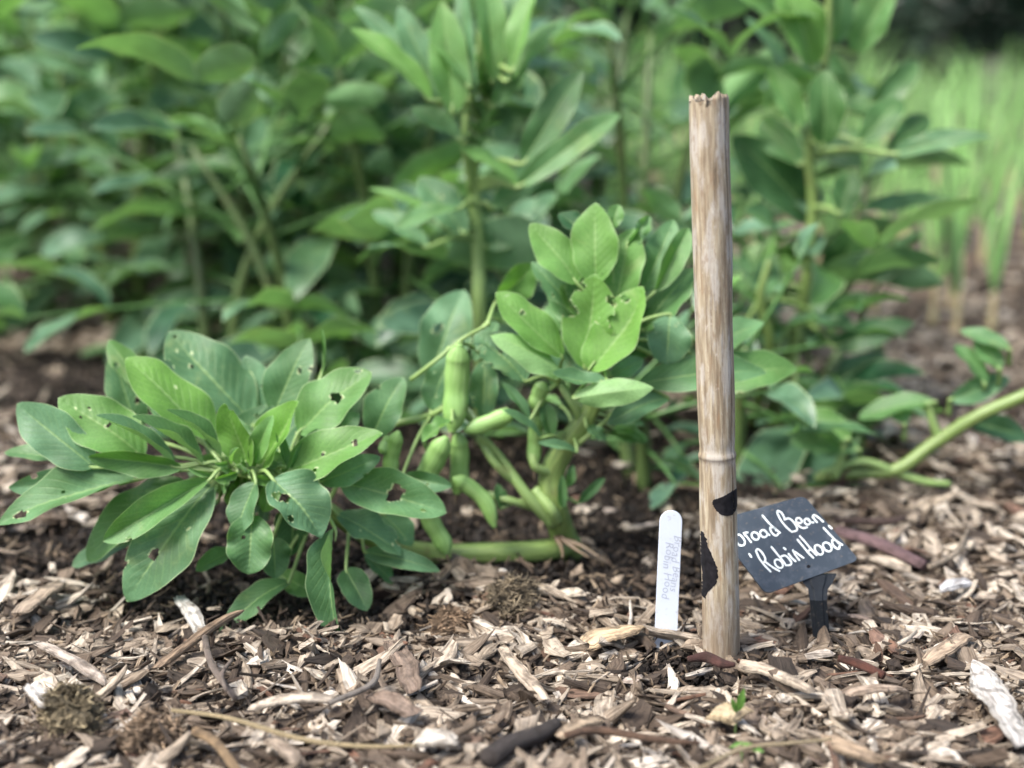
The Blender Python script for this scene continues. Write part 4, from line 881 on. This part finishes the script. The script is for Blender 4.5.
col = k.mix(k.math('MULTIPLY', k.smooth(f2, .47, .62), .65), col, (.44, .415, .375))
col = k.mix(k.math('MULTIPLY', k.smooth(f2, .43, .32), .5), col, (.26, .16, .085))
col = k.mix(k.math('MULTIPLY', k.smooth(f3, .62, .74), .6), col, (.08, .055, .04))
f4 = k.n('ShaderNodeTexNoise', {0: k.n('ShaderNodeMapping', {0: co, 'Scale': (110, 260, 1)}).outputs[0], 'Scale': 1.0, 'Detail': 6.0, 'Roughness': .7}).outputs[0]
col = k.mix(k.math('MULTIPLY', k.smooth(f4, .52, .66), .6), col, (.21, .15, .10))
col = k.mix(k.math('MULTIPLY', k.smooth(f4, .42, .30), .55), col, (.50, .46, .40))
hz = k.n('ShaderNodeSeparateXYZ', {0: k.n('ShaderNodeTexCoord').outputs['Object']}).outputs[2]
col = k.mix(k.math('MULTIPLY', k.attr('rim'), .85), col, (.045, .03, .022))  # shade in crack and hollow top put into colour, plus dark node line
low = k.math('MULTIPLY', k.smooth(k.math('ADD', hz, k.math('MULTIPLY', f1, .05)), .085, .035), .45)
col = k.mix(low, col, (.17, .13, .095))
bmp = k.n('ShaderNodeBump', {'Strength': .6, 'Distance': .0012, 'Height': k.math('ADD', f1, k.math('MULTIPLY', f3, .5))}).outputs[0]
M['bamboo'] = k.surf(k.n('ShaderNodeBsdfPrincipled', {'Base Color': col, 'Roughness': .6, 'Normal': bmp, 'Specular IOR Level': .35}).outputs[0])
stake = empty('bamboo_stake', (sb_[0], YS, 0), 'weathered bamboo stake with a splintered top standing in the mulch', 'stake')
RS = 19.0 * m_per_px(YS)
ax0 = np.array([sb_[0], YS, sb_[2] - .03]); ax1 = np.array([stp[0], YS, stp[2]]); axd = ax1 - ax0; LS = np.linalg.norm(axd); axn = axd / LS
ex = norm(np.cross(axn, [0, 1, 0.])); ex = ex if ex[0] > 0 else -ex; ey = np.cross(axn, ex); ey = ey if ey[1] > 0 else -ey
def stake_pt(th, t, off=0.0):            # th = 0 faces the camera, + to the right
    nz = at(0, 455, YS)[2]; tn = (nz - ax0[2]) / (ax1[2] - ax0[2]); dn = (t - tn) * LS
    r = RS * (1.0 + .02 * math.sin(t * 9) + .016 * math.sin(t * 23 + 1 + math.sin(th)) + .012 * math.sin(t * 31 + th * 2)) * (1 + .06 * math.exp(-(dn / .0016) ** 2) - .03 * math.exp(-((dn - .005) / .003) ** 2))
    r *= 1 + .008 * math.sin(3 * th + 1) + .004 * math.sin(11 * th)
    gr = math.exp(-((th - (.86 + .05 * math.sin(t * 12))) / .03) ** 2) * (1 if t > .42 else max(0, (t - .3) / .12))
    gr2 = .5 * math.exp(-((th - (.55 + .04 * math.sin(t * 17))) / .03) ** 2) * max(0, (t - .86) / .14)
    r -= RS * (.30 * gr + .06 * gr2)
    r += off
    return ax0 + axn * LS * t + ex * math.sin(th) * r - ey * math.cos(th) * r
na, nt = 180, 260
mb = MB(); V = []; UVs = []; RM = []
jt = rng.normal(0, 1, na); jt = np.convolve(np.concatenate([jt[-8:], jt, jt[:8]]), np.ones(7) / 5, 'same')[8:-8]
for i in range(nt):
    t = i / (nt - 1)
    for j in range(na):
        th = 2 * math.pi * j / na - math.pi
        dd = (.0014 * math.sin(th * 2 + .6) + .0020 * jt[j] + .0004 * rng.normal() - .0045 * math.exp(-((th + .25) / .30) ** 2) + .002 * math.exp(-((th - .3) / .2) ** 2) - .0012) if i == nt - 1 else (.0006 * jt[j] if i == nt - 2 else 0)
        g_ = math.exp(-((th - (.86 + .05 * math.sin(t * 12))) / .035) ** 2) * (1 if t > .42 else max(0, (t - .3) / .12)); dz_ = (at(0, 456, YS)[2] - ax0[2]) - t * LS * axn[2]
        RM.append(min(1, g_ + .7 * math.exp(-(dz_ / .0011) ** 2)))
        V.append(stake_pt(th, t + dd / LS)); UVs.append((t * LS, (th + 4) * RS * .9))
inner = len(V)
for (kk_, dz) in ((.74, -.0008), (.70, -.012), (.1, -.014)):
    for j in range(na):
        th = 2 * math.pi * j / na - math.pi; p = V[(nt-1)*na + j]; c_ = ax1 + axn * 0
        rad_ = (p - ax0) - axn * np.dot(p - ax0, axn); hgt_ = np.dot(p - ax0, axn)
        base_h = hgt_ if dz > -.01 else LS
        V.append(ax0 + axn * (base_h + dz) + rad_ * kk_); UVs.append((LS + dz * 3, abs(th) * RS * kk_))
rows = nt + 3
fc = [(i*na + j, i*na + (j+1) % na, (i+1)*na + (j+1) % na, (i+1)*na + j) for i in range(rows-1) for j in range(na)]
fc.append(tuple((rows-1)*na + j for j in range(na)))
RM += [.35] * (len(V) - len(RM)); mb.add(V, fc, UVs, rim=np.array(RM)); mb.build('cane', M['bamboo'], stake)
k = NT('black_residue')
n1 = k.n('ShaderNodeTexNoise', {0: k.n('ShaderNodeTexCoord').outputs['Object'], 'Scale': 300.0, 'Detail': 4.0}).outputs[0]
bm1 = k.n('ShaderNodeBump', {'Strength': .5, 'Distance': .0006, 'Height': n1}).outputs[0]
M['black'] = k.surf(k.n('ShaderNodeBsdfPrincipled', {'Base Color': k.ramp(n1, [(.3, (.004, .004, .005)), (.7, (.016, .015, .018))]), 'Roughness': .75, 'Normal': bm1, 'Specular IOR Level': .15}).outputs[0])
def patch(rows_, name='black_patch'):
    """rows of (py, px_left, px_right) on the cane"""
    V = []; nn = 34
    ys = [r[0] for r in rows_]; pys = np.linspace(ys[0], ys[-1], 60)
    for py in pys:
        l = np.interp(py, ys, [r[1] for r in rows_]) + rng.normal(0, .35); r_ = np.interp(py, ys, [r[2] for r in rows_]) + rng.normal(0, .45)
        z_ = at(715, py, YS - RS)[2]; t = (z_ - ax0[2]) / (ax1[2] - ax0[2]); cx = np.interp(py, [97, 672], [709, 725])
        for j in range(nn + 1):
            px = l + (r_ - l) * j / nn; sn = max(-.999, min(.999, (px - cx) / 19.6)); th = math.asin(sn)
            if (px - cx) / 19.6 < -1: th = -math.pi / 2 - .25 * min(1, (-(px - cx) / 19.6 - 1) * 4)
            if (px - cx) / 19.6 > 1: th = math.pi / 2 + .25 * min(1, ((px - cx) / 19.6 - 1) * 4)
            e = .0003 if 0 < j < nn and py not in (pys[0], pys[-1]) else -.0002
            V.append(stake_pt(th, t, e))
    f_ = [(i*(nn+1) + j, i*(nn+1) + j + 1, (i+1)*(nn+1) + j + 1, (i+1)*(nn+1) + j) for i in range(59) for j in range(nn)]
    m_ = MB(); m_.add(V, f_); m_.build(name, M['black'], stake, attrs=False)
patch([(493, 733, 741), (496, 724, 741), (500, 712, 741), (504, 711, 741), (509, 714, 741), (514, 719, 738), (517, 727, 733)])
patch([(534, 702, 704), (543, 702, 707), (552, 702, 710), (560, 702, 714), (568, 702, 717.5), (576, 703, 718), (584, 703, 716), (589, 703, 711), (594, 703, 708), (602, 703, 705)])

# ------------------------------------------------------------------ white plant label
def pmat(name, col, rough, bump=.0, nscale=200, col2=None, dust=.5):
    k = NT(name); n1 = k.n('ShaderNodeTexNoise', {0: k.n('ShaderNodeTexCoord').outputs['Object'], 'Scale': nscale, 'Detail': 5.0, 'Roughness': .65}).outputs[0]
    c_ = k.mix(k.smooth(n1, .45, .75), col, col2 or col)
    d1 = k.n('ShaderNodeTexNoise', {0: k.n('ShaderNodeTexCoord').outputs['Object'], 'Scale': 420.0, 'Detail': 4.0, 'Roughness': .7}).outputs[0]
    d2 = k.n('ShaderNodeTexNoise', {0: k.n('ShaderNodeTexCoord').outputs['Object'], 'Scale': 45.0, 'Detail': 3.0}).outputs[0]
    c_ = k.mix(k.math('MULTIPLY', k.math('MULTIPLY', k.smooth(d1, .56, .68), k.smooth(d2, .35, .65)), dust), c_, (.25, .20, .15))
    b_ = k.n('ShaderNodeBump', {'Strength': bump, 'Distance': .0005, 'Height': n1}).outputs[0]
    return k.surf(k.n('ShaderNodeBsdfPrincipled', {'Base Color': c_, 'Roughness': rough, 'Normal': b_, 'Specular IOR Level': .3}).outputs[0])
M['white'] = pmat('white_plastic', (.49, .54, .62), .4, .1, 60, (.45, .49, .56))
M['pencil'] = pmat('pencil', (.33, .36, .43), .7)
M['slate'] = pmat('slate_plastic', (.048, .062, .078), .42, .15, 130, (.085, .100, .120))
M['chalk'] = pmat('chalk_pen', (.80, .86, .84), .7)
def slab(mb, outline, T, back):
    """outline points (front face) extruded by vector back"""
    o_ = np.array(outline); nn = len(o_); bk = norm(np.array(back, float)); c_ = o_.mean(0)
    bev = .0003; inn = c_ + (o_ - c_) * (1 - bev / np.linalg.norm(o_ - c_, axis=1)[:, None])
    V = np.concatenate([inn, o_ + bk * bev, o_ + bk * (T - bev), inn + bk * T])
    f_ = [tuple(range(nn)), tuple(3*nn + i for i in range(nn))[::-1]]
    for r_ in range(3): f_ += [(r_*nn + i, (r_+1)*nn + i, (r_+1)*nn + (i+1) % nn, r_*nn + (i+1) % nn) for i in range(nn)]
    mb.add(V, f_)
YLb, YLt = .792, .800
lab = empty('plant_label', (at(666, 646, YLb)[0], YLb, 0), 'white plastic plant label with a rounded top and faint pencil writing', 'plant label')
lb = at(665, 655, YLb - .001); lb2 = lb; lt = at(671.5, 510.5, YLt)
la = norm(lt - lb); ls = norm(np.cross(la, [0, 1, 0.])); ls = ls if ls[0] > 0 else -ls; ln = np.cross(ls, la); ln = ln if ln[1] < 0 else -ln
wl = 11.7 * m_per_px(YLt); HL = np.linalg.norm(lt - lb)
pts = [lb - ls * wl - la * .01, lb + ls * wl - la * .01] + [lt - la * wl + ls * wl * math.cos(a) + la * wl * math.sin(a) for a in np.linspace(0, math.pi, 21)]
mb = MB(); slab(mb, pts, .0012, -ln); mb.build('body', M['white'], lab, smooth=False, attrs=False)
def text_on(txt, org, right_, up_, nrm, size, mat, parent, off=.00015):
    cu = bpy.data.curves.new('t', 'FONT'); cu.body = txt; cu.size = size; cu.offset = -size * .012; cu.resolution_u = 2
    to = bpy.data.objects.new('t', cu); COL.objects.link(to); dg = bpy.context.evaluated_depsgraph_get()
    me = bpy.data.meshes.new_from_object(to.evaluated_get(dg)); COL.objects.unlink(to); bpy.data.objects.remove(to)
    vs = np.array([v.co[:] for v in me.vertices]); fs = [tuple(p.vertices) for p in me.polygons]
    vs[:, 1] += .10 * size * np.sin(vs[:, 0] / size * 2.3); vs[:, 0] += .22 * vs[:, 1]
    P = org + vs[:, :1] * right_ + vs[:, 1:2] * up_ + nrm * off
    m_ = MB(); m_.add(P, fs); m_.build('writing', mat, parent, smooth=False, attrs=False)
# reads downwards, first line on the right
text_on('Broad Beans', lt - la * .0145 + ls * .0018, -la, ls, ln, .0068, M['pencil'], lab)
text_on('Robin Hood', lt - la * .0185 - ls * .0030, -la, ls, ln, .0070, M['pencil'], lab)

# ------------------------------------------------------------------ slate name tag
TL, TR, BR = at(712, 521, .818), at(805, 495, .832), at(860, 560, .816)
pn = norm(np.cross(TR - TL, BR - TR)); pn = pn if pn[1] < 0 else -pn
def on_plate(px, py, off=0.):
    d = ray(px, py); t = np.dot(TR - CAM, pn) / np.dot(d, pn); return CAM + d * t + pn * off
tag = empty('name_tag', (at(820, 650, .80)[0], .80, 0), 'tilted dark slate name tag with white handwriting, on a black spike right of the stake', 'name tag')
cor = [np.array(p, float) for p in ((711, 521.5), (804, 495.5), (859.5, 560), (766, 594.5))]
out = []
for i in range(4):
    c_ = cor[i]; p_ = cor[i-1]; n_ = cor[(i+1) % 4]; r_ = 7
    a = c_ + (p_ - c_) / np.linalg.norm(p_ - c_) * r_; b = c_ + (n_ - c_) / np.linalg.norm(n_ - c_) * r_
    for t in np.linspace(0, 1, 7): out.append((1-t)**2 * a + 2*t*(1-t) * c_ + t*t * b)
mb = MB(); slab(mb, [on_plate(*p) for p in out], .0016, -pn); plate = mb.build('plate', M['slate'], tag, smooth=False, attrs=False)
# neck and spike
nk = [on_plate(x, y, -.0004) for x, y in ((796, 580.5), (806, 577), (828, 569), (840, 568), (832.5, 580), (829.5, 600), (831, 660), (814.5, 660), (811, 604), (806.5, 586))]
tb_ = at(822, 650, .803)
spine = [on_plate(818, 582, -.0006), on_plate(819.5, 592, -.0006)]
mb = MB()
sp_top = on_plate(818.5, 578, -.0012); sp_mid = on_plate(819, 600, -.0012); sp_bot = at(822.5, 664, sp_mid[1] + .001)
V = []
for (c_, wpx) in ((on_plate(818, 574, -.0012), 20), (on_plate(818.5, 583, -.0012), 15), (on_plate(818.8, 589, -.0012), 10), (sp_mid, 8.8), (at(821, 630, sp_mid[1] + .0005), 8.6), (sp_bot, 7.6)):
    w = wpx * m_per_px(.81)
    for sx, sy in ((-1, 0), (-.55, 0), (-.4, -.0007), (.4, -.0007), (.55, 0), (1, 0), (1, .0016), (-1, .0016)):
        V.append(c_ + np.array([sx * w, sy, 0]))
f_ = [(i*8 + j, i*8 + (j+1) % 8, (i+1)*8 + (j+1) % 8, (i+1)*8 + j) for i in range(5) for j in range(8)] + [tuple(range(8))[::-1], tuple(40 + j for j in range(8))]
mb.add(V, f_); mb.build('spike', pmat('black_plastic', (.010, .013, .017), .5, .2, 200, (.016, .021, .026)), tag, smooth=False, attrs=False)
# flat black disc: shade of a small moulded opening put into colour
mb = MB(); c_ = (808.5, 566.5)
mb.add([on_plate(c_[0] + 2.0 * math.cos(a), c_[1] + 1.7 * math.sin(a), .0001) for a in np.linspace(0, 6.283, 14, endpoint=False)], [tuple(range(14))]); mb.build('hole', M['black'], tag, smooth=False, attrs=False)
# handwriting: strokes traced on the plate
k6 = 60 / 1024
A = lambda P: [(736 + x * k6, 505 + y * k6) for x, y in P]
Bz = lambda P: [(790 + x * k6, 520 + y * k6) for x, y in P]
Cz = lambda P: [(745 + x * k6, 540 + y * k6) for x, y in P]
D = lambda P: [(770 + x * k6, 505 + y * k6) for x, y in P]
def ring(cx, cy, rx, ry, rot=.8, a0=0, a1=6.3, n=14):
    return [(cx + rx * math.cos(a) * math.cos(rot) - ry * math.sin(a) * math.sin(rot), cy + rx * math.cos(a) * math.sin(rot) + ry * math.sin(a) * math.cos(rot)) for a in np.linspace(a0, a1, n)]
words = {
 'b': [A([(-230, 250), (-150, 380), (-60, 520), (40, 680)]), A([(-30, 560), (30, 505), (90, 530), (145, 610), (140, 675), (95, 695), (40, 680)])],
 'r': [A([(130, 480), (190, 550), (255, 635)]), A([(150, 520), (150, 475), (195, 470)])],
 'o': [A(ring(328, 530, 72, 55))],
 'a': [A(ring(470, 490, 66, 55)), A([(480, 430), (530, 480), (570, 515)])],
 'd': [A([(450, 180), (560, 310), (660, 400), (750, 475)]), A([(580, 385), (590, 440), (635, 500), (690, 525), (725, 480)]), A([(580, 385), (640, 385), (690, 440)])],
 'B': [D([(125, 150), (190, 270), (270, 370), (370, 460)]), D([(125, 150), (130, 100), (190, 130), (235, 200), (245, 240)]), D([(245, 250), (320, 230), (400, 290), (455, 380), (450, 435), (370, 460)])],
 'e': [D([(450, 300), (520, 310), (540, 270), (500, 225), (450, 235), (450, 300), (500, 365), (570, 395), (630, 380)])],
 'a2': [D(ring(635, 285, 55, 45)), D([(640, 240), (690, 290), (740, 300)])],
 'n': [D([(730, 200), (760, 250), (800, 295)]), D([(725, 215), (745, 170), (800, 195), (850, 235), (905, 285)])],
 'q1': [Cz([(70, 240), (105, 290)])],
 'R': [Cz([(185, 185), (240, 310), (330, 430), (435, 540)]), Cz([(185, 185), (215, 155), (275, 200), (330, 280), (345, 340), (320, 380)]), Cz([(340, 370), (420, 430), (510, 490), (585, 530)])],
 'o2': [Cz(ring(575, 405, 85, 55, .85))],
 'b2': [Cz([(450, 120), (540, 230), (630, 340), (700, 435)]), Cz([(610, 285), (680, 265), (750, 320), (790, 390), (770, 425), (700, 435)])],
 'i': [Cz([(740, 235), (790, 300), (860, 365)]), Cz([(660, 135), (690, 160)])],
 'n2': [Cz([(815, 175), (860, 260), (925, 345)]), Cz([(820, 190), (870, 215), (930, 260), (995, 305)])],
 'H': [Bz([(125, 335), (220, 450), (310, 560), (395, 645)]), Bz([(165, 275), (260, 380), (360, 500), (450, 600)]), Bz([(310, 530), (355, 500)])],
 'o3': [Bz(ring(490, 510, 92, 58, .95))],
 'o4': [Bz(ring(635, 460, 88, 60, .85))],
 'd2': [Bz([(570, 135), (680, 250), (780, 350), (890, 425)]), Bz([(715, 340), (725, 410), (770, 470), (830, 495), (845, 440)]), Bz([(715, 340), (770, 345), (830, 400)])],
 'q2': [Bz([(660, 100), (710, 145)])],
}
for key, strokes in words.items():
    mb = MB()
    for s in strokes:
        P3 = [np.array([x, y, 0.]) for x, y in s]; P_, _ = smooth_path(P3, [1] * len(P3), 4)
        T_s = np.gradient(P_, axis=0); T_s /= np.linalg.norm(T_s, axis=1)[:, None] + 1e-9; nn = np.stack([-T_s[:, 1], T_s[:, 0]], 1)
        hw = .95 * (1 + .08 * np.sin(np.arange(len(P_)) * .9))
        Lp = [on_plate(*(p[:2] + q * h_), .00022) for p, q, h_ in zip(P_, nn, hw)]; Rp = [on_plate(*(p[:2] - q * h_), .00022) for p, q, h_ in zip(P_, nn, hw)]
        m = len(P_); mb.add(Lp + Rp, [(i, i + 1, m + i + 1, m + i) for i in range(m - 1)])
        for e in (0, -1):
            mb.add([on_plate(P_[e][0] + .93 * math.cos(a), P_[e][1] + .93 * math.sin(a), .00026) for a in np.linspace(0, 6.283, 10, endpoint=False)], [tuple(range(10))])
    mb.build('letter', M['chalk'], plate, smooth=False, attrs=False)

# ------------------------------------------------------------------ light
w = bpy.data.worlds.new('World'); scene.world = w; w.use_nodes = True
nt_ = w.node_tree; bg = nt_.nodes['Background']; sky = nt_.nodes.new('ShaderNodeTexSky')
sky.sky_type = 'NISHITA'; sky.sun_disc = False; EL, AZ = R(56), R(-124)
sky.sun_elevation = EL; sky.sun_rotation = AZ; sky.air_density = 1.0; sky.dust_density = 4.0; sky.ozone_density = 1.0
nt_.links.new(sky.outputs[0], bg.inputs[0]); bg.inputs[1].default_value = .125
sd = bpy.data.lights.new('sun', 'SUN'); so = bpy.data.objects.new('sun', sd); COL.objects.link(so)
sd.energy = 2.5; sd.angle = R(20); sd.color = (1, .975, .94)
dirv = Vector((math.sin(AZ) * math.cos(EL), math.cos(AZ) * math.cos(EL), math.sin(EL)))   # towards the sun, behind the bed
so.rotation_euler = dirv.to_track_quat('Z', 'Y').to_euler()
vs = scene.view_settings; vs.view_transform = 'Standard'; vs.look = 'None'; vs.gamma = 1; vs.exposure = 1.4
scene.cycles.max_bounces = 8; scene.cycles.transmission_bounces = 6; scene.cycles.diffuse_bounces = 4; scene.cycles.caustics_reflective = False; scene.cycles.caustics_refractive = False
